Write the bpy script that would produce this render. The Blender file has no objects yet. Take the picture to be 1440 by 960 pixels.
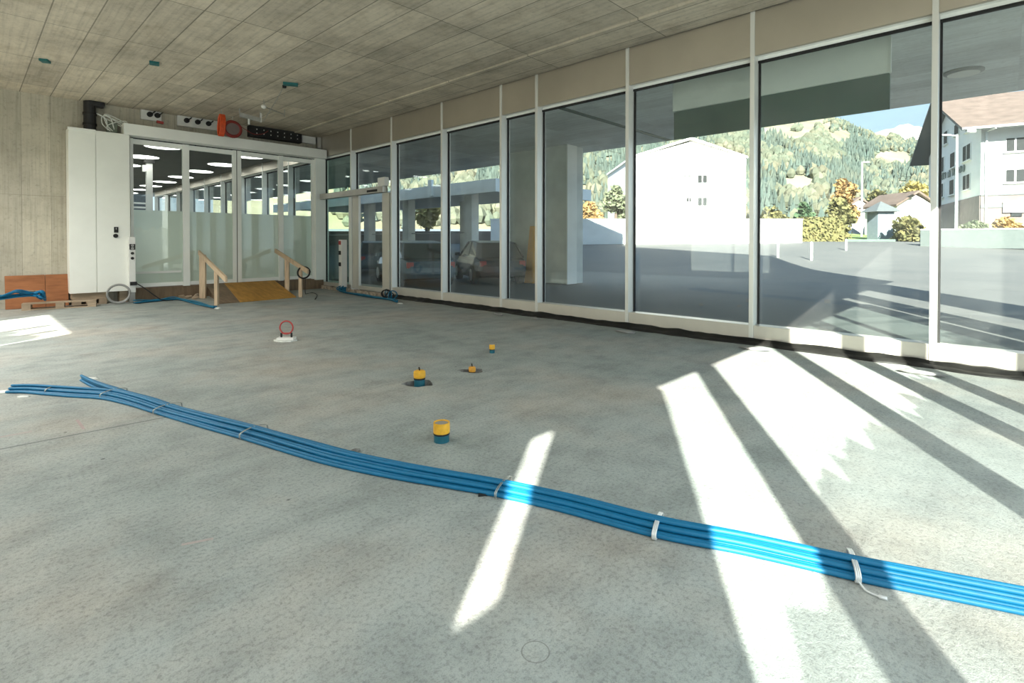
import bpy, bmesh, math, random
from math import sin, cos, tan, pi, radians, sqrt, atan2
from mathutils import Vector, Matrix, noise
random.seed(7)
scn = bpy.context.scene
col = scn.collection

# ------------------------------------------------------------------ camera, world, sun, lamps, exposure
HEAD = radians(46.4); PITCH = radians(0.7); FPX = 735.0; EYE = 1.4
PY0 = 340 + FPX*tan(PITCH)
cam_d = bpy.data.cameras.new('camera'); cam = bpy.data.objects.new('camera', cam_d); col.objects.link(cam)
cam.location = (0, 0, EYE); cam.rotation_euler = (pi/2-PITCH, 0, -HEAD)
cam_d.sensor_width = 36; cam_d.lens = FPX/1440*36
cam_d.shift_y = (PY0-480)/1440
cam_d.clip_end = 20000; cam_d.clip_start = 0.05
scn.camera = cam

SUN_AZ = radians(57.6); SUN_TAN = 0.515
w = bpy.data.worlds.new('World'); scn.world = w; w.use_nodes = True
wn = w.node_tree.nodes; wl = w.node_tree.links; wn.clear()
wo = wn.new('ShaderNodeOutputWorld'); bg = wn.new('ShaderNodeBackground')
tc = wn.new('ShaderNodeTexCoord'); sx = wn.new('ShaderNodeSeparateXYZ'); rp = wn.new('ShaderNodeValToRGB')
wl.new(tc.outputs['Generated'], sx.inputs[0]); wl.new(sx.outputs['Z'], rp.inputs[0])
rp.color_ramp.elements[0].position = 0.0; rp.color_ramp.elements[0].color = (0.80, 0.90, 0.97, 1)
rp.color_ramp.elements[1].position = 0.55; rp.color_ramp.elements[1].color = (0.34, 0.58, 0.92, 1)
e = rp.color_ramp.elements.new(0.14); e.color = (0.60, 0.80, 0.97, 1)
wl.new(rp.outputs[0], bg.inputs[0]); bg.inputs[1].default_value = 1.35
wl.new(bg.outputs[0], wo.inputs[0])

sd = bpy.data.lights.new('sun', 'SUN'); sun = bpy.data.objects.new('sun', sd); col.objects.link(sun)
sdir = Vector((sin(SUN_AZ), cos(SUN_AZ), -SUN_TAN))
sun.rotation_euler = sdir.to_track_quat('-Z', 'Y').to_euler(); sun.location = (-20, -20, 30)
sd.energy = 29.0; sd.angle = radians(0.5); sd.color = (1.0, 0.94, 0.84)

def area(name, loc, direction, sx_, sy_, power, color=(1, 1, 1), spread=180):
    d = bpy.data.lights.new(name, 'AREA'); o = bpy.data.objects.new(name, d); col.objects.link(o)
    d.shape = 'RECTANGLE'; d.size = sx_; d.size_y = sy_; d.energy = power; d.color = color
    d.spread = radians(spread)
    o.location = loc; o.rotation_euler = Vector(direction).to_track_quat('-Z', 'Y').to_euler(); return o
area('fill_front', (0.2, -1.25, 2.3), (0, 1, 0), 10.4, 4.0, 185, (0.86, 0.95, 1.0))  # added fill lamp at the entrance, brightens the interior
area('fill_ceiling', (-2.6, 3.0, 4.4), (0, 0, -1), 4.2, 6.0, 75, (0.96, 0.99, 1.0), 150)  # added out-of-frame fill, no real fitting here
area('fill_ceiling', (-2.6, 10.5, 4.4), (0, 0, -1), 4.2, 7.0, 590, (1.0, 0.98, 0.94), 150)  # second added fill, lifts the far floor and back wall

scn.view_settings.view_transform = 'Standard'
try: scn.view_settings.look = 'None'
except Exception: pass
scn.view_settings.exposure = 0.0; scn.view_settings.gamma = 1.0
scn.view_settings.use_curve_mapping = False
cy = scn.cycles
cy.use_denoising = True
cy.max_bounces = 10; cy.diffuse_bounces = 5; cy.glossy_bounces = 4; cy.transmission_bounces = 6
cy.transparent_max_bounces = 32; cy.sample_clamp_indirect = 6.0; cy.caustics_reflective = False; cy.caustics_refractive = False

# ------------------------------------------------------------------ pixel <-> place
_fh = Vector((sin(HEAD), cos(HEAD), 0)); RT = Vector((cos(HEAD), -sin(HEAD), 0)); ZZ = Vector((0, 0, 1))
FW = _fh*cos(PITCH) - ZZ*sin(PITCH); UP = ZZ*cos(PITCH) + _fh*sin(PITCH); ORG = Vector((0, 0, EYE))
def ray(x, y): return FW*FPX + RT*(x-720) + UP*(PY0-y)
def onz(x, y, z=0.0):
    r = ray(x, y); return ORG + r*((z-EYE)/r.z)
def onX(x, y, X):
    r = ray(x, y); return ORG + r*(X/r.x)
def onY(x, y, Y):
    r = ray(x, y); return ORG + r*(Y/r.y)
def ond(x, y, d):
    return ORG + ray(x, y)*(d/FPX)
def zat(p, py):
    # height at plan position p that is seen at picture row py
    d = Vector((p[0], p[1], 0)); a = d.dot(_fh); r = Vector((0, 0, 0))
    k = (PY0-py)/FPX
    # (z*cosP + a sinP)/(a cosP - z sinP) = k
    z = (k*a*cos(PITCH) - a*sin(PITCH))/(cos(PITCH) + k*sin(PITCH))
    return EYE + z
def terrain(x, y):
    d = x*0.8 + y*0.6
    t = min(max((d-26)/22, 0), 1); t = t*t*(3-2*t)
    return -0.02 + 1.45*t
def ong(x, y):
    r = ray(x, y).normalized(); p = ORG.copy()
    for _ in range(4000):
        p = p + r*0.05
        if p.z <= terrain(p.x, p.y): return p
    return p

# ------------------------------------------------------------------ materials
def new_mat(name):
    m = bpy.data.materials.new(name); m.use_nodes = True
    n = m.node_tree.nodes; n.clear(); return m, n, m.node_tree.links
def world_pos(n, l, scale=(1, 1, 1)):
    g = n.new('ShaderNodeNewGeometry'); mp = n.new('ShaderNodeMapping'); mp.inputs['Scale'].default_value = scale
    l.new(g.outputs['Position'], mp.inputs['Vector']); return mp.outputs['Vector']
def mixrgb(n, l, mode, fac, a, b):
    m = n.new('ShaderNodeMixRGB'); m.blend_type = mode
    for k, v in ((0, fac), (1, a), (2, b)):
        if hasattr(v, 'is_output'): l.new(v, m.inputs[k])
        elif k == 0: m.inputs[0].default_value = v
        else: m.inputs[k].default_value = (*v, 1) if len(v) == 3 else v
    return m.outputs[0]
def tex_noise(n, l, vec, scale, detail=4, rough=0.55):
    t = n.new('ShaderNodeTexNoise'); t.inputs['Scale'].default_value = scale
    t.inputs['Detail'].default_value = detail; t.inputs['Roughness'].default_value = rough
    l.new(vec, t.inputs['Vector']); return t.outputs['Fac']
def ramp(n, l, fac, stops):
    r = n.new('ShaderNodeValToRGB'); l.new(fac, r.inputs[0]); el = r.color_ramp.elements
    while len(el) < len(stops): el.new(0.5)
    for k, (p, c) in enumerate(stops):
        el[k].position = p; el[k].color = (c, c, c, 1) if isinstance(c, (int, float)) else (*c, 1)
    return r.outputs[0]
def math_(n, l, op, a, b=None, clamp=False):
    m = n.new('ShaderNodeMath'); m.operation = op; m.use_clamp = clamp
    for k, v in ((0, a), (1, b)):
        if v is None: continue
        if hasattr(v, 'is_output'): l.new(v, m.inputs[k])
        else: m.inputs[k].default_value = v
    return m.outputs[0]
def principled(n, l, color, rough=0.6, metal=0.0, bump=None, bump_strength=0.2, bump_dist=0.01, spec=0.5):
    o = n.new('ShaderNodeOutputMaterial'); p = n.new('ShaderNodeBsdfPrincipled')
    if hasattr(color, 'is_output'): l.new(color, p.inputs['Base Color'])
    else: p.inputs['Base Color'].default_value = (*color, 1)
    if hasattr(rough, 'is_output'): l.new(rough, p.inputs['Roughness'])
    else: p.inputs['Roughness'].default_value = rough
    p.inputs['Metallic'].default_value = metal; p.inputs['Specular IOR Level'].default_value = spec
    if bump is not None:
        b = n.new('ShaderNodeBump'); b.inputs['Strength'].default_value = bump_strength; b.inputs['Distance'].default_value = bump_dist
        l.new(bump, b.inputs['Height']); l.new(b.outputs[0], p.inputs['Normal'])
    l.new(p.outputs[0], o.inputs[0]); return p
def simple(name, c, rough=0.5, metal=0.0, var=0.12, vscale=6.0, spec=0.5, bump=0.0, stretch=(1, 1, 1)):
    m, n, l = new_mat(name); v = world_pos(n, l, stretch)
    f = tex_noise(n, l, v, vscale, 5)
    lo = tuple(x*(1-var) for x in c); hi = tuple(min(1, x*(1+var)) for x in c)
    cc = ramp(n, l, f, [(0.3, lo), (0.7, hi)])
    principled(n, l, cc, rough, metal, f if bump else None, bump, 0.01, spec); return m

M = {}
# floor: rough screed with teal and warm mottling, fine pitted grain, a day joint and faint red chalk
def floor_mat():
    m, n, l = new_mat('rough_concrete_floor'); v = world_pos(n, l)
    big = tex_noise(n, l, v, 0.55, 5, 0.6); mid = tex_noise(n, l, v, 2.6, 6, 0.65); fine = tex_noise(n, l, v, 48, 3, 0.7)
    grit = tex_noise(n, l, v, 170, 2, 0.6)
    c = ramp(n, l, big, [(0.28, (0.315, 0.365, 0.350)), (0.48, (0.40, 0.435, 0.415)), (0.60, (0.445, 0.445, 0.405)), (0.75, (0.47, 0.44, 0.375))])
    c = mixrgb(n, l, 'MULTIPLY', 0.8, c, ramp(n, l, mid, [(0.28, 0.66), (0.55, 1.0), (0.8, 1.12)]))
    c = mixrgb(n, l, 'MULTIPLY', 0.55, c, ramp(n, l, fine, [(0.33, 0.48), (0.5, 1.0), (0.75, 1.14)]))
    c = mixrgb(n, l, 'MULTIPLY', 0.35, c, ramp(n, l, grit, [(0.35, 0.5), (0.5, 1.0)]))
    # trowel streaks across the room
    vs = world_pos(n, l, (0.5, 3.0, 1)); st = tex_noise(n, l, vs, 1.6, 6, 0.7)
    c = mixrgb(n, l, 'MULTIPLY', 0.5, c, ramp(n, l, st, [(0.35, 0.80), (0.55, 1.0), (0.75, 1.05)]))
    # small dark pits and spots
    vor = n.new('ShaderNodeTexVoronoi'); vor.inputs['Scale'].default_value = 2.2; l.new(v, vor.inputs['Vector'])
    c = mixrgb(n, l, 'MULTIPLY', 1.0, c, ramp(n, l, vor.outputs['Distance'], [(0.0, 0.35), (0.022, 0.45), (0.032, 1.0)]))
    # day joint line
    g = n.new('ShaderNodeNewGeometry')
    def line(pa, pb, wid, dark, c, wob=0.02, fade=None):
        a = onz(*pa); b = onz(*pb); d = (b-a).normalized(); nn = Vector((-d.y, d.x, 0)); L = (b-a).length
        dn = n.new('ShaderNodeVectorMath'); dn.operation = 'DOT_PRODUCT'; l.new(g.outputs['Position'], dn.inputs[0]); dn.inputs[1].default_value = nn
        dt = n.new('ShaderNodeVectorMath'); dt.operation = 'DOT_PRODUCT'; l.new(g.outputs['Position'], dt.inputs[0]); dt.inputs[1].default_value = d
        off = math_(n, l, 'SUBTRACT', dn.outputs['Value'], nn.dot(a))
        wb = math_(n, l, 'MULTIPLY', math_(n, l, 'SUBTRACT', mid, 0.5), wob)
        ab = math_(n, l, 'ABSOLUTE', math_(n, l, 'ADD', off, wb))
        mask = math_(n, l, 'LESS_THAN', ab, wid)
        t = math_(n, l, 'SUBTRACT', dt.outputs['Value'], d.dot(a))
        mask = math_(n, l, 'MULTIPLY', mask, math_(n, l, 'GREATER_THAN', t, 0.0))
        mask = math_(n, l, 'MULTIPLY', mask, math_(n, l, 'LESS_THAN', t, L))
        mask = math_(n, l, 'MULTIPLY', mask, ramp(n, l, fine, [(0.3, 0.5), (0.55, 1.0)]))
        return mixrgb(n, l, 'MIX', mask, c, dark)
    c = line((-60, 643), (240, 585), 0.010, (0.15, 0.17, 0.165), c)
    c = line((240, 585), (420, 548), 0.006, (0.27, 0.29, 0.28), c)
    c = line((108, 590), (118, 603), 0.010, (0.43, 0.33, 0.32), c)
    c = line((255, 766), (300, 757), 0.010, (0.44, 0.37, 0.35), c)
    c = line((-20, 618), (45, 606), 0.02, (0.42, 0.37, 0.35), c)
    # drilled core outline
    cc = onz(753, 916); sub = n.new('ShaderNodeVectorMath'); sub.operation = 'DISTANCE'
    l.new(g.outputs['Position'], sub.inputs[0]); sub.inputs[1].default_value = cc
    ring = math_(n, l, 'LESS_THAN', math_(n, l, 'ABSOLUTE', math_(n, l, 'SUBTRACT', sub.outputs['Value'], 0.047)), 0.0022)
    c = mixrgb(n, l, 'MIX', math_(n, l, 'MULTIPLY', ring, 0.6), c, (0.16, 0.16, 0.15))
    h = math_(n, l, 'ADD', math_(n, l, 'MULTIPLY', fine, 1.0), math_(n, l, 'MULTIPLY', grit, 0.5))
    h = math_(n, l, 'ADD', h, math_(n, l, 'MULTIPLY', mid, 0.8))
    principled(n, l, c, 0.82, 0, h, 0.38, 0.012, 0.35); return m
M['floor'] = floor_mat()

def formwork(name, base, axis_len, axis_wid, L, W, joint=0.55, seed=0.0, stain=0.5, gap=0.006):
    # board-marked concrete: joints every L along axis_len and every W across it
    m, n, l = new_mat(name); g = n.new('ShaderNodeNewGeometry'); s = n.new('ShaderNodeSeparateXYZ'); l.new(g.outputs['Position'], s.inputs[0])
    cb = n.new('ShaderNodeCombineXYZ'); l.new(s.outputs[axis_len], cb.inputs[0]); l.new(s.outputs[axis_wid], cb.inputs[1])
    br = n.new('ShaderNodeTexBrick'); br.offset = 0.0; br.squash = 1.0
    mp = n.new('ShaderNodeMapping'); mp.inputs['Location'].default_value = (seed, seed*0.37, 0); l.new(cb.outputs[0], mp.inputs['Vector']); l.new(mp.outputs[0], br.inputs['Vector'])
    br.inputs['Scale'].default_value = 1.0; br.inputs['Brick Width'].default_value = L; br.inputs['Row Height'].default_value = W
    br.inputs['Mortar Size'].default_value = gap; br.inputs['Mortar Smooth'].default_value = 0.4; br.inputs['Bias'].default_value = 0.0
    br.inputs['Color1'].default_value = (0.84, 0.84, 0.84, 1); br.inputs['Color2'].default_value = (1.08, 1.08, 1.08, 1); br.inputs['Mortar'].default_value = (joint, joint, joint, 1)
    mp2 = n.new('ShaderNodeMapping'); mp2.inputs['Scale'].default_value = (0.35, 9.0, 1); l.new(cb.outputs[0], mp2.inputs['Vector'])
    st = tex_noise(n, l, mp2.outputs[0], 1.8, 6, 0.65)
    big = tex_noise(n, l, cb.outputs[0], 0.7, 5, 0.65); sp = tex_noise(n, l, cb.outputs[0], 14, 4, 0.7)
    c = mixrgb(n, l, 'MULTIPLY', 1.0, base, br.outputs['Color'])
    c = mixrgb(n, l, 'MULTIPLY', 0.75, c, ramp(n, l, st, [(0.3, 0.70), (0.5, 1.0), (0.72, 1.12)]))
    c = mixrgb(n, l, 'MULTIPLY', stain, c, ramp(n, l, big, [(0.3, 0.62), (0.5, 1.0), (0.75, 1.2)]))
    c = mixrgb(n, l, 'MULTIPLY', 0.5, c, ramp(n, l, sp, [(0.3, 0.55), (0.45, 1.0), (0.8, 1.1)]))
    b2 = tex_noise(n, l, cb.outputs[0], 2.3, 6, 0.7)
    c = mixrgb(n, l, 'MULTIPLY', stain*0.7, c, ramp(n, l, b2, [(0.32, (0.70, 0.66, 0.60)), (0.5, 1.0), (0.7, 1.12)]))
    principled(n, l, c, 0.75, 0, st, 0.12, 0.01, 0.3); return m
M['ceiling'] = formwork('board_marked_concrete_ceiling', (0.61, 0.545, 0.44), 'Y', 'X', 2.1, 0.49, 0.42, 0.35, 0.85, 0.010)
M['wallc'] = formwork('board_marked_concrete_wall', (0.51, 0.475, 0.385), 'Z', 'X', 2.6, 0.47, 0.66, 0.2, 0.45)
M['soffit'] = formwork('canopy_concrete', (0.80, 0.82, 0.81), 'Y', 'X', 2.4, 0.6, 0.86, 0.1, 0.3, 0.004)
M['outconc'] = simple('column_concrete', (0.68, 0.70, 0.66), 0.8, 0, 0.12, 1.5, 0.3)
M['lightconc'] = simple('pale_panel_concrete', (0.86, 0.85, 0.80), 0.8, 0, 0.06, 1.2, 0.3)
M['darkpanel'] = simple('dark_green_grey_panel', (0.085, 0.13, 0.108), 0.6, 0, 0.12, 1.2, 0.4)
M['plaster'] = simple('white_plaster', (0.78, 0.78, 0.75), 0.8, 0, 0.05, 0.8, 0.2)
M['alu'] = simple('satin_aluminium', (0.86, 0.86, 0.82), 0.36, 0.35, 0.05, 1.2, stretch=(1, 1, 0.3))
M['fascia'] = simple('brushed_fascia_panel', (0.64, 0.59, 0.51), 0.38, 0.85, 0.07, 0.8)
M['sillm'] = simple('satin_sill_panel', (0.72, 0.69, 0.62), 0.42, 0.5, 0.08, 1.5)
M['whitepaint'] = simple('off_white_powder_coat', (0.92, 0.93, 0.87), 0.45, 0, 0.03, 2)
M['doorwhite'] = simple('pale_door_profile', (0.90, 0.91, 0.87), 0.4, 0.0, 0.04, 2)
M['steel'] = simple('stainless_operator', (0.50, 0.47, 0.42), 0.3, 0.8, 0.08, 3)
M['black'] = simple('black_rubber', (0.010, 0.010, 0.010), 0.65, 0, 0.2)
M['blackmetal'] = simple('black_lacquered_metal', (0.02, 0.02, 0.022), 0.4, 0.2, 0.2)
M['membrane'] = simple('black_membrane', (0.009, 0.009, 0.008), 0.55, 0, 0.5, 9, bump=0.5)
M['bitumen'] = M['membrane']
M['blue'] = simple('blue_cable_sheath', (0.0, 0.145, 0.30), 0.55, 0, 0.08, 20, 0.5)
M['bluedark'] = simple('dark_blue_cable_sheath', (0.004, 0.14, 0.25), 0.55, 0, 0.1, 20)
M['tie'] = simple('twisted_wire_tie', (0.42, 0.43, 0.40), 0.35, 0.6, 0.1, 30)
M['clip'] = simple('bright_strap', (0.80, 0.82, 0.82), 0.3, 0.3, 0.05)
M['yellow'] = simple('yellow_cap', (0.82, 0.44, 0.035), 0.45, 0, 0.12, 30)
M['orangecap'] = simple('orange_cap', (0.72, 0.34, 0.04), 0.5, 0, 0.12, 30)
M['teal'] = simple('teal_pipe', (0.012, 0.12, 0.17), 0.4, 0, 0.12, 20)
M['pit'] = simple('broken_concrete_pit', (0.19, 0.19, 0.18), 0.95, 0, 0.5, 25, bump=0.6)
M['red'] = simple('red_ring', (0.42, 0.05, 0.045), 0.45, 0, 0.1)
M['orange'] = simple('orange_conduit', (0.66, 0.08, 0.014), 0.5, 0, 0.15, 20)
M['darkred'] = simple('dark_red_reel', (0.22, 0.02, 0.015), 0.5, 0, 0.15)
M['grey'] = simple('mid_grey_plastic', (0.32, 0.32, 0.31), 0.5, 0, 0.1)
M['white'] = simple('white_plastic', (0.78, 0.78, 0.75), 0.45, 0, 0.04)
M['mortar'] = simple('pale_mortar_dab', (0.74, 0.76, 0.72), 0.85, 0, 0.12, 20, bump=0.4)
M['green'] = simple('green_tape', (0.01, 0.12, 0.12), 0.6, 0, 0.2)
M['galv'] = simple('galvanised_steel', (0.48, 0.48, 0.46), 0.4, 0.8, 0.15, 10)
def wood(name, c, axis=(1, 8, 8)):
    m, n, l = new_mat(name); v = world_pos(n, l, axis); f = tex_noise(n, l, v, 2.5, 6, 0.6); v2 = world_pos(n, l); b = tex_noise(n, l, v2, 1.2, 3)
    cc = ramp(n, l, f, [(0.3, tuple(x*0.72 for x in c)), (0.7, tuple(min(1, x*1.15) for x in c))])
    cc = mixrgb(n, l, 'MULTIPLY', 0.5, cc, ramp(n, l, b, [(0.3, 0.75), (0.7, 1.15)]))
    principled(n, l, cc, 0.65, 0, f, 0.1, 0.005, 0.3); return m
M['pine'] = wood('raw_pine', (0.68, 0.52, 0.36), (8, 8, 1))
M['palletw'] = wood('weathered_pallet_wood', (0.44, 0.34, 0.24), (1, 8, 8))
M['brownply'] = wood('brown_film_faced_plywood', (0.34, 0.135, 0.055), (1, 3, 6))
M['yellowply'] = wood('yellow_shuttering_plywood', (0.52, 0.27, 0.055), (6, 1.2, 1))
M['brownboard'] = wood('grey_brown_plywood', (0.22, 0.155, 0.10), (6, 1.2, 1))
M['rubble'] = simple('broken_masonry', (0.42, 0.35, 0.27), 0.9, 0, 0.4, 12, bump=0.5)

def glass_mat(name, tint, refl=0.045, rough=0.0, refl_gain=1.0, dust_haze=0.0):
    m, n, l = new_mat(name); o = n.new('ShaderNodeOutputMaterial')
    g = n.new('ShaderNodeNewGeometry'); d = n.new('ShaderNodeVectorMath'); d.operation = 'DOT_PRODUCT'
    l.new(g.outputs['Normal'], d.inputs[0]); l.new(g.outputs['Incoming'], d.inputs[1])
    a = math_(n, l, 'ABSOLUTE', d.outputs['Value']); q = math_(n, l, 'SUBTRACT', 1.0, a)
    q = math_(n, l, 'POWER', q, 5.0); f = math_(n, l, 'ADD', math_(n, l, 'MULTIPLY', q, (1-refl)*refl_gain), refl, True)
    tr = n.new('ShaderNodeBsdfTransparent'); tr.inputs[0].default_value = (*tint, 1)
    gl = n.new('ShaderNodeBsdfGlossy'); gl.inputs['Roughness'].default_value = rough; gl.inputs[0].default_value = (0.95, 0.98, 1, 1)
    mx = n.new('ShaderNodeMixShader'); l.new(f, mx.inputs[0]); l.new(tr.outputs[0], mx.inputs[1]); l.new(gl.outputs[0], mx.inputs[2])
    out = mx.outputs[0]
    if dust_haze:   # dusty smears, plus an added veil standing in for haze and glare
        v = world_pos(n, l, (1, 0.7, 1.6)); nz = tex_noise(n, l, v, 1.3, 5, 0.6)
        df = n.new('ShaderNodeBsdfDiffuse'); tl = n.new('ShaderNodeBsdfTranslucent'); md = n.new('ShaderNodeMixShader'); md.inputs[0].default_value = 0.6
        for q in (df, tl): q.inputs[0].default_value = (0.8, 0.8, 0.78, 1)
        l.new(df.outputs[0], md.inputs[1]); l.new(tl.outputs[0], md.inputs[2])
        m3 = n.new('ShaderNodeMixShader'); l.new(ramp(n, l, nz, [(0.35, dust_haze*0.5), (0.55, dust_haze), (0.75, dust_haze*2.2)]), m3.inputs[0])
        l.new(out, m3.inputs[1]); l.new(md.outputs[0], m3.inputs[2]); out = m3.outputs[0]
    l.new(out, o.inputs[0]); return m
M['glass'] = glass_mat('solar_glass', (0.935, 0.975, 0.967), 0.035, dust_haze=0.042)
M['doorglass'] = glass_mat('door_glass', (0.93, 0.97, 0.96), 0.04)
M['greenglass'] = glass_mat('green_tinted_glass', (0.80, 0.90, 0.83), 0.05)
M['simpleglass'] = glass_mat('dark_window_glass', (0.35, 0.42, 0.46), 0.08)
def film_mat(name, direct, c):
    m, n, l = new_mat(name); o = n.new('ShaderNodeOutputMaterial')
    tr = n.new('ShaderNodeBsdfTransparent'); tr.inputs[0].default_value = (1, 1, 1, 1)
    tl = n.new('ShaderNodeBsdfTranslucent'); tl.inputs[0].default_value = (*c, 1); df = n.new('ShaderNodeBsdfDiffuse'); df.inputs[0].default_value = (*c, 1)
    m1 = n.new('ShaderNodeMixShader'); m1.inputs[0].default_value = 0.5; l.new(tl.outputs[0], m1.inputs[1]); l.new(df.outputs[0], m1.inputs[2])
    gl = n.new('ShaderNodeBsdfGlossy'); gl.inputs['Roughness'].default_value = 0.22
    m3 = n.new('ShaderNodeMixShader'); m3.inputs[0].default_value = 0.05; l.new(m1.outputs[0], m3.inputs[1]); l.new(gl.outputs[0], m3.inputs[2])
    m2 = n.new('ShaderNodeMixShader'); m2.inputs[0].default_value = direct; l.new(m3.outputs[0], m2.inputs[1]); l.new(tr.outputs[0], m2.inputs[2])
    l.new(m2.outputs[0], o.inputs[0]); return m
M['film'] = film_mat('frosted_film', 0.10, (0.92, 0.93, 0.86))
M['filmfront'] = film_mat('frosted_film_entrance', 0.43, (0.6, 0.6, 0.58))
def emit(name, c, s):
    m, n, l = new_mat(name); o = n.new('ShaderNodeOutputMaterial'); em = n.new('ShaderNodeEmission')
    em.inputs[0].default_value = (*c, 1); em.inputs[1].default_value = s; l.new(em.outputs[0], o.inputs[0]); return m
M['lamp'] = emit('lamp_diffuser', (1.0, 0.97, 0.90), 8.0)

# ------------------------------------------------------------------ mesh building
class MB:
    def __init__(s): s.v = []; s.f = []
    def add(s, vs, fs):
        b = len(s.v); s.v += [Vector(v) for v in vs]; s.f += [tuple(i+b for i in f) for f in fs]; return s
    def box(s, x0, x1, y0, y1, z0, z1):
        return s.add([(x0, y0, z0), (x1, y0, z0), (x1, y1, z0), (x0, y1, z0), (x0, y0, z1), (x1, y0, z1), (x1, y1, z1), (x0, y1, z1)],
                     [(0, 3, 2, 1), (4, 5, 6, 7), (0, 1, 5, 4), (1, 2, 6, 5), (2, 3, 7, 6), (3, 0, 4, 7)])
    def obox(s, c, ax, ay, az):
        # oriented box: centre and three half-axis vectors
        c = Vector(c); ax = Vector(ax); ay = Vector(ay); az = Vector(az)
        vs = [c+sx_*ax+sy_*ay+sz_*az for sz_ in (-1, 1) for sx_, sy_ in ((-1, -1), (1, -1), (1, 1), (-1, 1))]
        return s.add(vs, [(0, 3, 2, 1), (4, 5, 6, 7), (0, 1, 5, 4), (1, 2, 6, 5), (2, 3, 7, 6), (3, 0, 4, 7)])
    def bar(s, a, b, w_, h, upv=(0, 0, 1)):
        a = Vector(a); b = Vector(b); d = (b-a); L = d.length; d.normalize(); u = Vector(upv)
        sd_ = d.cross(u)
        if sd_.length < 1e-4: sd_ = d.cross(Vector((1, 0, 0)))
        sd_.normalize(); u = sd_.cross(d)
        return s.obox((a+b)/2, d*L/2, sd_*w_/2, u*h/2)
    def tube(s, pts, r, n=8, closed=False, caps=True):
        pts = [Vector(p) for p in pts]; N = len(pts); rs = r if isinstance(r, (list, tuple)) else [r]*N
        ref = None; rings = []
        for i in range(N):
            if closed: t = pts[(i+1) % N]-pts[i-1]
            else: t = pts[min(i+1, N-1)]-pts[max(i-1, 0)]
            t.normalize()
            if ref is None:
                ref = Vector((0, 0, 1)) if abs(t.z) < 0.9 else Vector((1, 0, 0))
            a = ref-t*ref.dot(t)
            if a.length < 1e-5: a = t.orthogonal()
            a.normalize(); ref = a; b = t.cross(a)
            rings.append([pts[i]+(a*cos(2*pi*k/n)+b*sin(2*pi*k/n))*rs[i] for k in range(n)])
        vs = [v for R in rings for v in R]; fs = []
        for i in range(N if closed else N-1):
            j = (i+1) % N
            for k in range(n): fs.append((i*n+k, i*n+(k+1) % n, j*n+(k+1) % n, j*n+k))
        if not closed and caps:
            fs.append(tuple(range(n))[::-1]); fs.append(tuple((N-1)*n+k for k in range(n)))
        return s.add(vs, fs)
    def lathe(s, prof, c, n=24, cap=True):
        c = Vector(c); vs = []; fs = []
        for (r, z) in prof: vs += [c+Vector((r*cos(2*pi*k/n), r*sin(2*pi*k/n), z)) for k in range(n)]
        for i in range(len(prof)-1):
            for k in range(n): fs.append((i*n+k, i*n+(k+1) % n, (i+1)*n+(k+1) % n, (i+1)*n+k))
        if cap:
            fs.append(tuple(range(n))[::-1]); fs.append(tuple((len(prof)-1)*n+k for k in range(n)))
        return s.add(vs, fs)
    def prism(s, poly, d):
        # closed planar polygon (3-D points) pushed along d
        poly = [Vector(p) for p in poly]; d = Vector(d); n = len(poly)
        fs = [tuple(range(n))[::-1], tuple(range(n, 2*n))]+[(i, (i+1) % n, n+(i+1) % n, n+i) for i in range(n)]
        return s.add(poly+[p+d for p in poly], fs)
    def blob(s, c, rx, ry, rz, sub=2, rough=0.15, sc=2.0, seed=0):
        bm = bmesh.new(); bmesh.ops.create_icosphere(bm, subdivisions=sub, radius=1)
        vs = []
        for v in bm.verts:
            k = 1+rough*noise.noise(v.co*sc+Vector((seed*3.1, seed*1.7, seed)))*2
            vs.append(Vector(c)+Vector((v.co.x*rx*k, v.co.y*ry*k, v.co.z*rz*k)))
        fs = [tuple(v.index for v in f.verts) for f in bm.faces]; bm.free(); return s.add(vs, fs)
    def build(s, name, mat, parent=None, smooth=False, bevel=0.0, origin=None):
        me = bpy.data.meshes.new(name)
        off = Vector((0, 0, 0))
        if parent is None and s.v:
            xs = [v.x for v in s.v]; ys = [v.y for v in s.v]; zs = [v.z for v in s.v]
            off = Vector(((min(xs)+max(xs))/2, (min(ys)+max(ys))/2, min(zs))) if origin is None else Vector(origin)
        me.from_pydata([v-off for v in s.v], [], s.f); me.validate(); me.update()
        bm = bmesh.new(); bm.from_mesh(me); bmesh.ops.recalc_face_normals(bm, faces=bm.faces); bm.to_mesh(me); bm.free()
        if smooth:
            for p in me.polygons: p.use_smooth = True
        me.materials.append(mat)
        o = bpy.data.objects.new(name, me); col.objects.link(o); o.location = off
        if parent is not None:
            o.parent = parent
            if parent.get('_inv') is not None: o.matrix_parent_inverse = Matrix.Translation(-Vector(parent['_inv']))
        if bevel:
            b = o.modifiers.new('bevel', 'BEVEL'); b.width = bevel; b.segments = 2; b.limit_method = 'ANGLE'
            b.harden_normals = False
        if smooth:
            try:
                pass
            except Exception: pass
        return o
def tag(o, label, cat, group=None, kind=None):
    o['label'] = label; o['category'] = cat
    if group: o['group'] = group
    if kind: o['kind'] = kind
    return o
def thing(name, loc, label, cat, group=None, local=False):
    o = bpy.data.objects.new(name, None); col.objects.link(o); o.location = loc; o.empty_display_size = 0.1
    if not local: o['_inv'] = list(loc)
    return tag(o, label, cat, group)
def structure(o, label=None, cat=None):
    o['kind'] = 'structure'
    if label: o['label'] = label
    if cat: o['category'] = cat
    return o
def sroot(name, loc, label, cat):
    o = bpy.data.objects.new(name, None); col.objects.link(o); o.location = loc; o['_inv'] = list(loc); return structure(o, label, cat)
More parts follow.
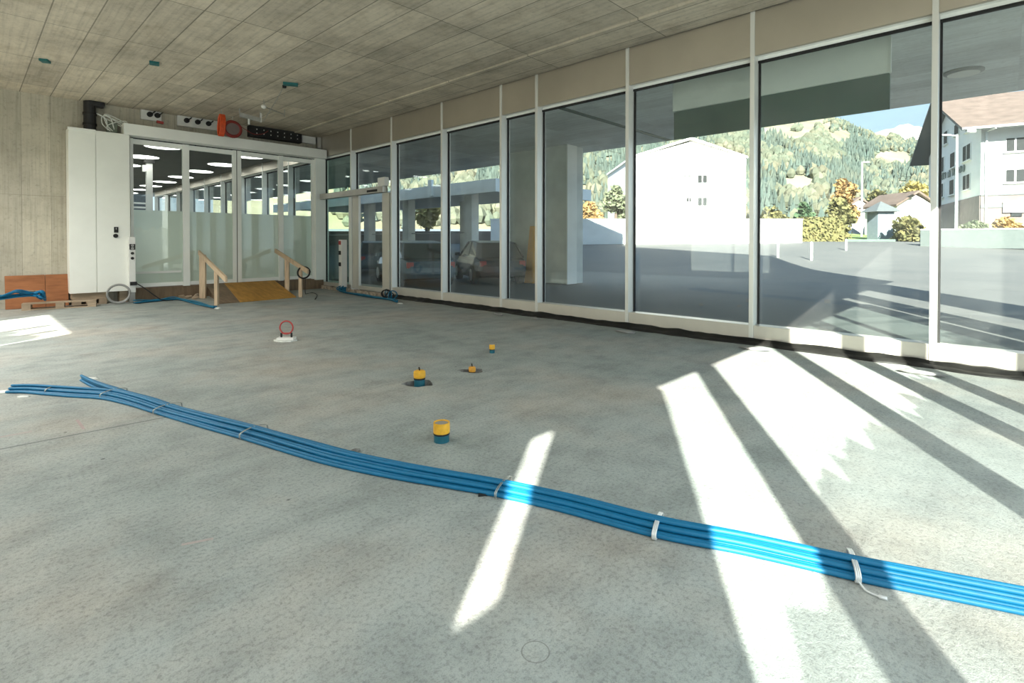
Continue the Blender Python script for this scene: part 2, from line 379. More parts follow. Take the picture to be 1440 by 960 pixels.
def copy_tree(o, parent=None):
    c = o.copy(); col.objects.link(c); c.parent = parent
    if parent is not None: c.matrix_parent_inverse = o.matrix_parent_inverse.copy()
    for ch in list(o.children): copy_tree(ch, c)
    return c
def catmull(pts, per=8):
    pts = [Vector(p) for p in pts]; P = [2*pts[0]-pts[1]]+pts+[2*pts[-1]-pts[-2]]; out = []
    for i in range(1, len(P)-2):
        for k in range(per):
            t = k/per; a, b, c, d = P[i-1], P[i], P[i+1], P[i+2]
            out.append(0.5*((2*b)+(c-a)*t+(2*a-5*b+4*c-d)*t*t+(3*b-a-3*c+d)*t**3))
    out.append(pts[-1]); return out

# ------------------------------------------------------------------ the room
XG = 7.5; XP = 7.67; YB = 15.2; ZC = 4.58; XL = -5.1; YF = -1.5
pit_spots = [(onz(589, 539), 0.150, 0.115, 'a'), (onz(664, 521), 0.130, 0.085, 'b')]
def hole_loop(c, rx, ry, seed, n=22):
    out = []
    for k in range(n):
        a = 2*pi*k/n; j = 1+0.5*noise.noise(Vector((cos(a)*1.5+seed, sin(a)*1.5, seed)))
        # long axis across the view
        d = RT*cos(a)*rx*j + _fh*sin(a)*ry*j
        out.append(Vector((c.x+d.x, c.y+d.y, 0)))
    return out
def make_floor():
    bm = bmesh.new()
    def loop(pts):
        vs = [bm.verts.new(p) for p in pts]; return [bm.edges.new((vs[i], vs[(i+1) % len(vs)])) for i in range(len(vs))]
    es = loop([(XL-0.1, YF-0.1, 0), (7.9, YF-0.1, 0), (7.9, YB+0.3, 0), (XL-0.1, YB+0.3, 0)])
    loops = [hole_loop(c, rx, ry, 3.3*i+1) for i, (c, rx, ry, s_) in enumerate(pit_spots)]
    for L in loops: es += loop(L)
    bmesh.ops.triangle_fill(bm, use_beauty=True, use_dissolve=False, edges=es)
    for f in list(bm.faces):
        cc = f.calc_center_median()
        for (c, rx, ry, s_) in pit_spots:
            if (cc-Vector((c.x, c.y, 0))).length < min(rx, ry)*0.75: bm.faces.remove(f); break
    bmesh.ops.recalc_face_normals(bm, faces=bm.faces)
    for f in bm.faces:
        if f.normal.z < 0: f.normal_flip()
    me = bpy.data.meshes.new('floor'); bm.to_mesh(me); bm.free(); me.materials.append(M['floor'])
    o = bpy.data.objects.new('floor', me); col.objects.link(o); structure(o, 'rough grey concrete floor', 'floor')
    for L, (c, rx, ry, s_) in zip(loops, pit_spots):
        mb = MB(); n = len(L); cen = Vector((c.x, c.y, 0))
        r2 = [cen+(p-cen)*0.9+Vector((0, 0, -0.05)) for p in L]; r3 = [cen+(p-cen)*0.6+Vector((0, 0, -0.075)) for p in L]
        mb.add(L+r2+r3, [(i, (i+1) % n, n+(i+1) % n, n+i) for i in range(n)]+[(n+i, n+(i+1) % n, 2*n+(i+1) % n, 2*n+i) for i in range(n)]+[tuple(range(2*n, 3*n))])
        mb.build('pit', M['pit'], o)
make_floor()
structure(MB().box(XL-0.3, 6.63, YF-0.3, YB+0.3, ZC, ZC+0.35).build('ceiling', M['ceiling']), 'board-marked concrete ceiling', 'ceiling')
structure(MB().box(6.635, 7.47, YF-0.3, YB+0.3, ZC-0.03, ZC+0.35).build('trim_1', M['ceiling']), 'lower concrete ceiling strip along the glass wall', 'ceiling')
structure(MB().box(7.47, 7.9, YF-0.3, YB+0.3, ZC-0.005, ZC+0.35).build('trim_2', M['black']), 'black strip standing in for the shadow gap between ceiling strip and metal fascia', 'trim')  # solid black drawn where there is only shade
# back wall
XD0 = onY(186, 300, 15.0).x
wb = MB(); wb.box(XL-0.3, XD0-0.05, YB, YB+0.3, 0, ZC); wb.box(XD0-0.05, XG+0.2, YB, YB+0.3, 3.82, ZC)
structure(wb.build('wall_back', M['wallc']), 'raw concrete back wall', 'wall')
# left wall with its window band, front wall with the entrance glazing (both beside / behind the camera)
LWIN = [(9.43, 7.76), (7.69, 7.02), (6.94, 6.40)]
lw = MB(); lw.box(XL-0.3, XL, YF-0.3, 6.0, 0, ZC); lw.box(XL-0.02, XL, 6.0, 6.40, 0, ZC); lw.box(XL-0.3, XL, 9.43, YB, 0, ZC); lw.box(XL-0.02, XL, 6.40, 9.43, 3.8, ZC); lw.box(XL-0.3, XL, 6.40, 9.43, 0, 0.25)
lw.box(XL-0.18, XL-0.06, 7.69, 7.76, 0.25, 3.8); lw.box(XL-0.18, XL-0.06, 6.94, 7.02, 0.25, 3.8)
structure(lw.build('wall_left', M['wallc']), 'left concrete wall with narrow windows', 'wall')
FWIN = [(-1.66, -0.80), (-0.40, 1.39), (1.78, 2.72), (3.08, 3.66), (4.0, 5.2), (5.45, 7.3)]
fw = MB(); zh = 3.8
fw.box(XL-0.3, 7.9, YF-0.02, YF, zh, ZC); fw.box(XL-0.3, -4.4, YF-0.2, YF, 0, zh); fw.box(-4.4, -3.46, YF-0.02, YF, 0, zh); fw.box(-3.21, -2.6, YF-0.02, YF, 0, zh); fw.box(-2.6, -1.66, YF-0.08, YF, 0, zh); fw.box(-3.46, -3.21, YF-0.02, YF, 0, 2.83)
for (a, b), (c, d) in zip(FWIN[:-1], FWIN[1:]): fw.box(b, c, YF-0.06, YF-0.02, 0, zh)
fw.box(7.3, 7.9, YF-0.2, YF, 0, zh)
structure(fw.build('wall_front', M['whitepaint']), 'entrance wall behind the camera', 'wall')
def jag(x0, x1, ztop, n, amp):
    random.seed(int(x0*100)+5)
    pts = []
    for k in range(n+1):
        x = x0+(x1-x0)*k/n; pts.append((x, ztop+random.uniform(-amp, amp)))
        if k < n: pts.append((x+(x1-x0)/n*0.35, ztop+random.uniform(-amp, amp)))
    return pts
wf = sroot('window_20', (0, YF, 0), 'entrance glazing with frosted lower half, behind the camera', 'window')
for a, b in FWIN:
    MB().box(a, b, YF-0.08, YF-0.07, 0.05, zh).build('pane', M['doorglass'], wf)
    top = jag(a, b, {-1.66: 1.98, -0.4: 2.2}.get(a, 2.12), max(3, int((b-a)*4.5)), 0.15)
    poly = [(a, YF-0.06, 0.1)]+[(x, YF-0.06, z) for x, z in top]+[(b, YF-0.06, 0.1)]
    MB().add(poly, [tuple(range(len(poly)))]).build('frosted_film', M['filmfront'], wf)
wl_ = sroot('window_21', (XL, 8, 0), 'narrow windows of the left wall', 'window')
for k, (b, a) in enumerate(LWIN):
    MB().box(XL-0.13, XL-0.12, a, b, 0.25, 3.8).build('pane', M['doorglass'], wl_)
    top = jag(a, b, (3.25, 3.5, 3.64)[k], 6, 0.07)
    poly = [(XL-0.1, a, 0.25)]+[(XL-0.1, y, z) for y, z in top]+[(XL-0.1, b, 0.25)]
    MB().add(poly, [tuple(range(len(poly)))]).build('frosted_film', M['film'], wl_)

# ---- glass wall on the right: nine bays
BAYS = [-1.45, 0.62, 2.58, 4.54, 6.50, 7.45, 9.34, 11.36, 13.36, 15.17]
ZH = 3.92; ZS = 0.25
def bay(k, y0, y1, far=False):
    r = sroot('window_%d' % k, (XG, (y0+y1)/2, 0), 'glazed bay of the facade', 'window')
    door = (10.9 < (y0+y1)/2 < 15.2) and not far
    MB().box(XP, XP+0.02, y0+0.03, y1-0.03, 0.12 if door else ZS-0.02, ZH).build('pane', M['glass'] if not door or y1 < 14 else M['greenglass'], r)
    MB().box(XG, XG+0.05, y0+0.031, y1-0.031, ZH+0.03, ZC-0.02).build('fascia_panel', M['fascia'], r)
    MB().box(XG+0.051, XP+0.03, y0+0.031, y1-0.031, ZH+0.03, ZH+0.06).box(XP-0.04, XP+0.03, y0+0.031, y1-0.031, ZH-0.01, ZH+0.03).build('head_rail', M['doorwhite'], r)  # white finish stands in for outdoor light reflected under the head
    g = MB(); g.box(XP-0.042, XP, y0+0.03, y1-0.03, ZH-0.045, ZH-0.012); g.box(XP-0.02, XP+0.02, y1-0.052, y1-0.03, 0.12 if door else ZS, ZH)
    g.build('gasket', M['black'], r)
    if not door:
        MB().box(XG, XP+0.03, y0+0.031, y1-0.031, 0.02, ZS).build('sill_panel', M['sillm'], r, bevel=0.004)
    MB().box(XG-0.012, XP+0.06, y1-0.03, y1+0.03, 0.02, ZC-0.02).build('mullion', M['alu'], r, bevel=0.004)
    return r
for k in range(9): bay(k+1, BAYS[k], BAYS[k+1])
# hall beyond the back doors: the same facade goes on
for k in range(9): bay(k+10, 15.23+k*2.2, 15.23+(k+1)*2.2, True)
structure(MB().box(XG+0.05, XP+0.1, YB+0.0, YB+0.3, 0, ZC).build('trim_3', M['alu']), 'facade closer at the back wall', 'trim')

# ---- glazed sliding doors in the corner of the glass wall
d2 = sroot('door_2', (XG, 13.3, 0), 'glazed side door with steel operator beam in the glass wall', 'door')
zb0 = 2.66; zb1 = 2.82
MB().box(XG-0.17, XG-0.02, 11.50, 15.30-0.14, zb0, zb1).build('operator_beam', M['steel'], d2, bevel=0.006)
bb = MB(); bb.box(XG-0.175, XG-0.168, 11.75, 12.25, zb0+0.035, zb0+0.095); bb.build('sensor', M['black'], d2)
MB().box(XG-0.16, XG-0.04, 11.42, 11.75, zb1, zb1+0.22).build('drive_box', M['white'], d2, bevel=0.006)
for (a, b) in ((11.46, 11.80), (12.95, 13.30)):
    MB().box(XG-0.01, XG+0.06, a, b-0.02, 0.14, zb0).build('leaf_stile', M['sillm'], d2, bevel=0.004)
MB().box(XG+0.0, XG+0.05, 13.42, 13.50, 0.14, zb0).build('leaf_stile', M['doorwhite'], d2, bevel=0.004)
MB().box(XG-0.0, XG+0.06, 11.46, 15.1, 0.10, 0.20).build('bottom_rail', M['sillm'], d2, bevel=0.004)
th = MB(); th.box(XG-0.05, XG+0.15, 11.45, 15.1, 0.0, 0.06)
random.seed(3)
for k in range(10):
    y = 11.6+k*0.35; th.box(XG-0.1-random.random()*0.03, XG+0.05, y, y+0.12+random.random()*0.1, 0.0, 0.05+random.random()*0.06)
th.build('threshold_blocks', M['rubble'], d2)

# ---- glazed sliding doors in the back wall
YD = 15.0
d1 = sroot('door_1', (5.0, YD, 0), 'wide glazed sliding door with frosted lower half', 'door')
zt = 0.32
def dX(px): return onY(px, 300, YD).x
zhead0 = onY(300, 200, YD-0.1).z; zhead = 3.74
hb = onY(174.5, 188.5, YD-0.30); ht = onY(174.5, 172.5, YD-0.30)
MB().box(hb.x, XG-0.03, YD-0.30, YD+0.1, hb.z, ht.z).build('header', M['doorwhite'], d1, bevel=0.008)
zg = hb.z-0.03
MB().box(dX(187), XG-0.02, YD-0.02, YD+0.06, zg-0.12, zg+0.03).build('head_rail', M['doorwhite'], d1, bevel=0.004)
MB().box(dX(187)-0.02, XG-0.05, YD-0.03, YD-0.018, zg-0.005, zg+0.02).build('shadow_strip', M['black'], d1)  # black strip painted in as the shade under the header
for a, b in ((183, 187.5), (256.8, 266), (327, 332), (333.2, 338.8), (391.3, 397.8), (438, 441.5)):
    MB().box(dX(a), dX(b), YD-0.05, YD+0.05, zt-0.02, zg).build('stile', M['doorwhite'], d1, bevel=0.004)
MB().box(dX(332), dX(333.2), YD-0.03, YD+0.03, zt, zg).build('brush_seal', M['black'], d1)
MB().box(dX(441.5), XG+0.02, YD-0.12, YD+0.2, zt-0.05, hb.z).build('corner_post', M['doorwhite'], d1, bevel=0.006)
leaf = [(187.5, 256.8), (266, 327), (338.8, 391.3), (397.8, 438)]
zf = onY(225, 296, YD).z
for a, b in leaf:
    lf = MB().box(dX(a), dX(b), YD-0.005, YD+0.005, zt, zg-0.1).build('pane', M['doorglass'], d1)
    MB().box(dX(a)+0.005, dX(b)-0.005, YD+0.012, YD+0.014, zt+0.06, zf).build('frosted_film', M['film'], lf)
    MB().box(dX(a), dX(b), YD-0.03, YD+0.03, zt, zt+0.09).build('bottom_rail', M['doorwhite'], d1, bevel=0.004)
MB().box(dX(188), XG, YD-0.0, YD+0.22, 0.0, zt-0.02).build('threshold', M['brownboard'], d1)
MB().box(dX(188.5), dX(254), YD-0.012, YD-0.007, zat((dX(220), YD), 384), zat((dX(220), YD), 381)).build('push_bar', M['white'], d1, bevel=0.002)
# ---- hall beyond
structure(MB().box(-8, XG+0.2, YB+0.3, 44, 0.0, 0.3).build('floor_hall', M['floor']), 'hall floor beyond the doors', 'floor')
structure(MB().box(-8, XG+0.1, YB+0.3, 44, 4.25, 4.6).build('ceiling_hall', simple('dark_grey_ceiling', (0.13, 0.13, 0.125), 0.8)), 'dark grey hall ceiling beyond the doors', 'ceiling')
structure(MB().box(-8.2, XG+0.2, 44, 44.2, 0, 4.6).build('wall_hall_end', M['whitepaint']), 'end wall of the hall', 'wall')
structure(MB().box(-8.2, -8, YB+0.3, 44, 0, 4.6).build('wall_hall_left', M['wallc']), 'left wall of the hall', 'wall')
lamp0 = None
for j in range(9):
    for i, X in enumerate((-1.0, 1.6, 4.15, 6.6)):
        Y = 18.35+j*2.65
        if lamp0 is None:
            lamp0 = thing('ceiling_light', (0, 0, 0), 'recessed round ceiling light in a row of the hall behind the glass doors', 'ceiling light', 'hall ceiling lights', True)
            MB().lathe([(0.47, -0.012), (0.47, 0.0)], (0, 0, 0), 28).build('diffuser', M['lamp'], lamp0)
            f_ = MB(); f_.lathe([(0.475, -0.001), (0.475, -0.02), (0.51, -0.02), (0.51, -0.001)], (0, 0, 0), 28, False)
            f_.build('frame', M['grey'], lamp0); o = lamp0
        else: o = copy_tree(lamp0)
        o.location = (X, Y, 4.249)
pc = onY(210, 300, 21.5)
MB().box(pc.x-0.14, pc.x+0.14, 21.4, 21.68, 0.3, 4.25)
cc_ = thing('hall_column', (pc.x, 21.5, 0.3), 'slim white column in the hall behind the left glass pane', 'column')
MB().box(pc.x-0.09, pc.x+0.09, 21.4, 21.58, 0.3, 4.1).build('shaft', M['white'], cc_, bevel=0.01)
MB().box(pc.x-0.15, pc.x+0.15, 21.35, 21.7, 4.1, 4.25).build('capital', M['black'], cc_)
MB().box(pc.x-0.2, pc.x-0.09, 21.4, 21.5, 3.8, 4.02).build('exit_lamp', M['white'], cc_)
gq = thing('roller_grille', (pc.x-1.0, 30, 0.3), 'dark slatted roller grille at the far left of the hall', 'grille')
g0 = onY(186, 300, 30).x; g1 = onY(206, 300, 30).x
gm = MB()
for k in range(14): gm.box(g0-0.5, g1, 30, 30.03, 0.6+k*0.2, 0.68+k*0.2)
gm.build('slats', M['white'], gq); MB().box(g0-0.5, g1, 30.1, 30.14, 0.3, 3.6).build('backing', M['blackmetal'], gq)

# ------------------------------------------------------------------ things in the room
# ---- the long blue cable bundle
def bundle(name, label, main_px, tails, order, r=0.0125, mat='blue', seed=1, ties=(), z_extra=0.0, cat='cable bundle', layers=None, spread=1.0):
    rnd = random.Random(seed)
    main = [onz(*p) for p in main_px]
    root = thing(name, tuple(main[len(main)//2]), label, cat)
    mp = catmull(main, 10)
    def frame(path, i):
        t = (path[min(i+1, len(path)-1)]-path[max(i-1, 0)]); t.z = 0; t.normalize(); return t, Vector((-t.y, t.x, 0))
    for k, (lat, lay, tl) in enumerate(order):
        px = list(main_px); path = main
        if tails: path = [onz(*p) for p in tails[tl]] + main
        p = catmull(path, 10); ph = rnd.uniform(0, 6.28); ph2 = rnd.uniform(0, 6.28); wob = rnd.uniform(0.002, 0.006)
        pts = []; s_ = 0
        for i in range(len(p)):
            if i: s_ += (p[i]-p[i-1]).length
            t, nn = frame(p, i)
            sp = spread*(1.3-0.5*min(1, i/(len(p)*0.8)))*(1+0.12*sin(s_*1.9+0.6))*(0.6+0.4*min(1, s_/0.7))
            zz = r+lay*r*1.75+0.0015*sin(s_*4+ph)+z_extra
            pts.append(p[i]+nn*(lat*r*2.02*sp+wob*sin(s_*2.3+ph2))+Vector((0, 0, max(zz, r*0.9))))
        MB().tube(pts, r, 8).build('cable', M[mat], root, smooth=True)
    for (px, py, wd, ht, m_, tail) in ties:
        c = onz(px, py); best = min(range(len(mp)), key=lambda i: (mp[i]-c).length); t, nn = frame(mp, best); c = Vector((c.x, c.y, 0)) if tail == 'own' else mp[best]
        if tail == 'own':
            q = [onz(*p) for p in tails[0]]+main; q = catmull(q, 10); b2 = min(range(len(q)), key=lambda i: (q[i]-c).length); t, nn = frame(q, b2); c = q[b2]
        ring = []
        for k in range(20):
            a = 2*pi*k/20; ring.append(c+nn*cos(a)*wd*(1+0.12*abs(sin(2*a)))+Vector((0, 0, max(0.002, ht*0.5+sin(a)*ht*0.58))))
        mb = MB(); 
        for dt in ((-0.004, 0.004) if m_ == 'tie' else (-0.007, 0, 0.007)):
            mb.tube([p+t*dt for p in ring], 0.0028 if m_ == 'tie' else 0.0045, 6, closed=True)
        if tail == 'loop':
            e0 = c-nn*wd; mb.tube(catmull([e0+Vector((0, 0, 0.02)), e0-nn*0.03+t*0.02+Vector((0, 0, 0.006)), e0-nn*0.05+t*0.055+Vector((0, 0, 0.006)), e0-nn*0.055+t*0.085+Vector((0, 0, 0.006))], 5), [0.004]*11+[0.008]*5, 6)
        tb = mb.build('tie', M[m_], root, smooth=True)
    return root, mp
ord_ = [(-3.5, 0, 0), (-2.5, 0, 0), (-1.5, 0, 0), (-0.5, 0, 0), (0.5, 0, 1), (1.5, 0, 1), (2.5, 0, 1), (3.5, 0, 1), (-2.0, 1, 0), (-1.0, 1, 0), (0.0, 1, 0), (1.0, 1, 1), (2.0, 1, 1), (-0.5, 2, 0), (0.5, 2, 1)]
bundle('blue_cable_bundle', 'thick bundle of blue cables lying right across the floor in the foreground',
       [(160, 557), (196, 566), (236, 579), (300, 597), (357, 612), (420, 630), (480, 647), (560, 665), (630, 678), (708, 692), (800, 713), (925, 746), (1045, 769), (1200, 803), (1320, 827), (1440, 851), (1600, 884)],
       {0: [(18, 550), (45, 549.5), (75, 551), (118, 553.5)], 1: [(112, 536), (128, 545), (143, 551)]}, ord_, 0.0125, 'blue', 3,
       [(73, 551, 0.075, 0.05, 'tie', 'own'), (158, 556, 0.108, 0.06, 'tie', ''), (238, 579, 0.11, 0.06, 'tie', ''), (357, 612, 0.11, 0.06, 'tie', ''), (708, 692, 0.108, 0.06, 'tie', ''), (925, 746, 0.104, 0.052, 'clip', ''), (1200, 803, 0.104, 0.054, 'clip', 'loop')], spread=0.93)
def dab(px, py, w_, d_, label, seed, h=0.012, mat='mortar'):
    c = onz(px, py); mb = MB(); n = 18; top = []; bot = []
    for k in range(n):
        a = 2*pi*k/n; j = 1+0.35*noise.noise(Vector((cos(a)*1.7, sin(a)*1.7, seed*2.3)))*1.6
        d = RT*cos(a)*w_*j+_fh*sin(a)*d_*j; bot.append(Vector((c.x+d.x, c.y+d.y, 0.0))); top.append(Vector((c.x+d.x*0.7, c.y+d.y*0.7, h)))
    mb.add(bot+top, [(i, (i+1) % n, n+(i+1) % n, n+i) for i in range(n)]+[tuple(range(n, 2*n)), tuple(range(n))[::-1]])
    return tag(mb.build('mortar_dab' if mat == 'mortar' else 'debris', M[mat], smooth=True), label, 'mortar')
dab(8, 551, 0.07, 0.05, 'white mortar dab at the far left end of the blue cable bundle', 1)
dab(124, 533, 0.11, 0.05, 'white mortar dab under the short branch of the blue cable bundle', 2)
dab(32, 558, 0.05, 0.03, 'small grey mortar dab just below the left end of the blue cable bundle', 4, 0.008)
tag(MB().obox(onz(683, 696)+Vector((0, 0, 0.006)), RT*0.04+_fh*0.01, _fh*0.012, (0, 0, 0.006)).build('black_clip', M['black'], bevel=0.002), 'small black clip under the blue bundle beside the sunlit stripe', 'clip')
tag(MB().blob(onz(500, 635)+Vector((0, 0, 0.01)), 0.03, 0.02, 0.012, 2, 0.4, 2, 5).build('pebble', M['pit']), 'dark stone chip lying behind the middle of the blue bundle', 'stone')

# ---- capped pipes
def pipe(base, r, h, z0, label, capf, style, cap='yellow', low='teal'):
    root = thing('capped_pipe', (base.x, base.y, z0), label, 'pipe')
    c = (base.x, base.y, z0); zc = h*(1-capf)
    MB().lathe([(r, 0), (r, zc)], c, 28).build('pipe_body', M[low], root, smooth=False)
    MB().lathe([(r*1.05, zc-h*0.04), (r*1.06, zc), (r*1.05, zc+h*0.05)], c, 28).build('seal_ring', M['black'], root)
    if style == 'open':
        MB().lathe([(r*1.06, zc+h*0.05), (r*1.08, zc+h*0.3), (r*1.05, h), (r*0.93, h), (r*0.92, h-0.012), (r*0.5, h-0.014)], c, 28).build('cap', M[cap], root)
        MB().lathe([(r*0.9, h-0.0125), (r*0.9, h-0.008)], c, 28).build('plug', M['grey'], root)
    else:
        MB().lathe([(r*1.04, zc+h*0.05), (r*1.12, zc+(h-zc)*0.4), (r*1.08, h-0.008), (r*0.9, h), (r*0.35, h+0.003)], c, 28).build('cap', M[cap], root)
        if style == 'stem': MB().tube([Vector(c)+Vector((0, 0, h)), Vector(c)+Vector((-0.006, 0, h+0.035))], 0.007, 8).build('stem', M['black'], root)
        if style == 'dark': MB().lathe([(r*0.85, h-0.001), (r*0.85, h+0.004)], c, 24).build('plug', M['grey'], root)
    return root
pipe(onz(621, 620), 0.054, 0.135, 0.0, 'largest yellow-capped pipe stub, nearest the blue cable bundle', 0.58, 'open')
pipe(onz(590, 537), 0.054, 0.185, -0.07, 'yellow-capped pipe with a stem, rising from a broken pit in the floor', 0.42, 'stem')
pipe(onz(664, 521), 0.035, 0.115, -0.072, 'low orange-capped pipe sunk in a small pit in the floor', 0.5, 'stem', 'orangecap')
pipe(onz(692, 496), 0.033, 0.108, 0.0, 'small yellow-capped pipe standing farthest back on the floor', 0.6, 'dark')

# ---- floor anchor with red ring
ab = onz(402, 479); rt = thing('floor_anchor', (ab.x, ab.y, 0), 'white floor plate with an upright red ring on two short posts', 'anchor')
def lp(px, py): return onz(px, py)
mb = MB(); n = 20; pts = []
for k in range(n):
    a = 2*pi*k/n; j = 1+0.25*noise.noise(Vector((cos(a)*2, sin(a)*2, 4.4))); d = RT*cos(a)*0.17*j+_fh*sin(a)*0.10*j; pts.append(Vector((ab.x+d.x, ab.y+d.y, 0)))
mb.add(pts+[p+Vector((0, 0, 0.018)) for p in pts], [(i, (i+1) % n, n+(i+1) % n, n+i) for i in range(n)]+[tuple(range(n, 2*n)), tuple(range(n))[::-1]]); mb.build('mortar_bed', M['mortar'], rt)
ac = Vector((ab.x, ab.y, 0))+_fh*0.02
MB().obox(ac+Vector((0, 0, 0.032)), RT*0.12, _fh*0.055, (0, 0, 0.016)).build('base_plate', M['white'], rt, bevel=0.004)
for s_ in (-1, 1): MB().lathe([(0.014, 0.045), (0.014, 0.11)], ac+RT*0.072*s_, 10).build('post', M['blackmetal'], rt)
MB().tube([ac+Vector((0, 0, 0.185))+RT*cos(2*pi*k/28)*0.092+Vector((0, 0, sin(2*pi*k/28)*0.092)) for k in range(28)], 0.0105, 8, True).build('ring', M['red'], rt, smooth=True)
MB().tube([ac-RT*0.07+Vector((0, 0, 0.105)), ac+RT*0.07+Vector((0, 0, 0.105))], 0.009, 8).build('cross_bar', M['red'], rt)

# ---- tall white cabinet at the back wall
YC = 14.72
def cX(px): return onY(px, 300, YC).x
def cZ(px, py): return onY(px, py, YC).z
x0, x1, x2 = cX(97), cX(135.5), cX(183)
zb_ = cZ(120, 412); zt_ = cZ(97, 178)
cab = thing('tall_cabinet', ((x0+x2)/2, YC+0.2, zb_), 'tall plain white metal cabinet raised on pallets beside the glass doors', 'cabinet')
MB().box(x0+0.01, x2-0.01, YC+0.025, YB-0.005, zb_, zt_-0.01).build('body', M['whitepaint'], cab)
MB().box(x0, x1-0.006, YC, YC+0.024, zb_, zt_-0.11).build('door', M['whitepaint'], cab, bevel=0.004)
dr = MB().box(x1+0.006, x2, YC, YC+0.024, zb_, zt_-0.04).build('door', M['whitepaint'], cab, bevel=0.004)
MB().box(x0-0.01, x1, YC-0.02, YC+0.03, zt_-0.05, zt_).build('top_lip', M['doorwhite'], cab, bevel=0.003)
k0 = cX(160); k1 = cX(166)
kp = MB().box(k0, k1, YC-0.02, YC, cZ(163, 327), cZ(163, 319)).build('keypad', M['black'], dr, bevel=0.003)
MB().box(k0+0.03, k1-0.03, YC-0.023, YC-0.019, cZ(163, 322.6), cZ(163, 320)).build('display', M['grey'], dr)
MB().lathe([(0.035, 0), (0.035, 0.02)], (0, 0, 0), 16)
kc = onY(162.5, 331.5, YC); t_ = MB(); t_.tube([kc, kc+Vector((0, -0.03, 0))], 0.045, 16); t_.build('lock', M['black'], dr)
# post with push buttons beside the cabinet
xp0, xp1 = onY(181.5, 350, 14.62).x, onY(190.5, 350, 14.62).x
zp1 = onY(186, 333, 14.62).z; zp0 = onY(186, 411, 14.62).z
ps = thing('control_post', ((xp0+xp1)/2, 14.62, 0), 'slim white post with push buttons between the tall cabinet and the glass doors', 'control post')
MB().box(xp0, xp1, 14.62, 14.715, zp0, zp1).build('post', M['white'], ps, bevel=0.004)
MB().box(xp0+0.01, xp1-0.01, 14.63, 14.715, 0.0, zp0).build('foot', M['grey'], ps)
xm = (xp0+xp1)/2
bp = MB().box(xm-0.055, xm+0.055, 14.60, 14.62, onY(187, 351, 14.62).z, onY(187, 343, 14.62).z).build('button_plate', M['black'], ps, bevel=0.003)
for zz in (349, 345):
    c = onY(187, zz, 14.6); MB().tube([(xm, 14.6, c.z), (xm, 14.59, c.z)], 0.03, 12).build('button', M['grey'], bp)
for py in (356, 363):
    c = onY(187, py, 14.62); MB().tube([(xm, 14.62, c.z), (xm, 14.60, c.z)], 0.032, 12).build('key_switch', M['black'], ps)
sk = MB().box(xm-0.05, xm+0.08, 14.58, 14.62, onY(187, 401, 14.62).z, onY(187, 396, 14.62).z).build('socket', M['black'], ps, bevel=0.003)
sz = onY(187, 399, 14.62).z
pl = [(xm+0.08, 14.58, sz), (xm+0.2, 14.5, sz-0.1), (xm+0.4, 14.45, 0.14), (xm+0.55, 14.42, 0.03), (xm+0.75, 14.40, 0.02)]
MB().tube(catmull(pl, 6), 0.012, 8).build('lead', M['black'], sk, smooth=True)
# right post
pr = onX(484, 400, XG-0.12); q0 = onX(481, 400, XG-0.12); zr1 = onX(486, 337, XG-0.12).z
p2_ = thing('control_post', (XG-0.16, pr.y, 0), 'slim white post with push buttons in front of the side door at the glass wall', 'control post')
MB().box(XG-0.24, XG-0.08, pr.y-0.09, pr.y+0.08, 0.14, zr1).build('post', M['white'], p2_, bevel=0.004)
MB().box(XG-0.23, XG-0.09, pr.y-0.08, pr.y+0.07, 0.0, 0.14).build('foot', M['bluedark'], p2_)
for k, py in enumerate((341, 355, 371)):
    z = onX(484, py, XG-0.12).z; MB().box(XG-0.262, XG-0.24, pr.y-0.05, pr.y+0.05, z-0.06, z+0.05).build('button_plate', M['red'] if k == 0 else M['black'], p2_, bevel=0.003)

# ---- brown boards, pallets, coils at the left
bt = onY(20, 387, 15.15); 
for (a, b, lab) in ((7, 64, 'left of two brown plywood boards leaning on the concrete wall'), (64.6, 96.3, 'right of two brown plywood boards leaning on the concrete wall, partly behind the cabinet')):
    xa, xb = onY(a, 400, 15.0).x, onY(b, 400, 15.0).x; zt2 = onY(50, 387, 15.13).z
    dv = Vector((0, 0.17, zt2)); dv.normalize()
    L = zt2/dv.z
    c = Vector(((xa+xb)/2, 14.98, 0))+dv*L/2; nrm = Vector((0, dv.z, -dv.y))
    tag(MB().obox(c+Vector((0, 0, 0.004)), ((xb-xa)/2, 0, 0), nrm*0.011, dv*L/2).build('plywood_board', M['brownply'], bevel=0.003), lab, 'plywood board')
def pallet(c, ang, lx, ly, label, mat='palletw'):
    u = Vector((cos(ang), sin(ang), 0)); v = Vector((-sin(ang), cos(ang), 0)); c = Vector(c)
    r = thing('wooden_pallet', tuple(c), label, 'pallet')
    for k in range(5):
        o = (k-2)*ly*0.222; MB().obox(c+v*o+Vector((0, 0, 0.132)), u*lx/2, v*ly*0.085, (0, 0, 0.011)).build('deck_board', M[mat], r)
    for k in (-1, 0, 1):
        MB().obox(c+v*k*(ly/2-0.05)+Vector((0, 0, 0.011)), u*lx/2, v*0.05, (0, 0, 0.011)).build('bottom_board', M[mat], r)
        for q in (-1, 0, 1): MB().obox(c+v*k*(ly/2-0.05)+u*q*(lx/2-0.07)+Vector((0, 0, 0.0715)), u*0.07, v*0.05, (0, 0, 0.0495)).build('block', M[mat], r)
    return r
pa = onz(30, 437); pb = onz(135, 431); dpp = (pb-pa); ang = atan2(dpp.y, dpp.x); vv = Vector((-sin(ang), cos(ang), 0))
pallet((pa+pb)/2+vv*0.13, ang, dpp.length, 0.24, 'flat wooden pallet lying on the floor in front of the cabinet and brown boards')
pa2 = onz(101, 429); pb2 = onz(152, 428)
xq0 = onY(100, 420, 14.75).x; xq1 = onY(151, 420, 14.75).x
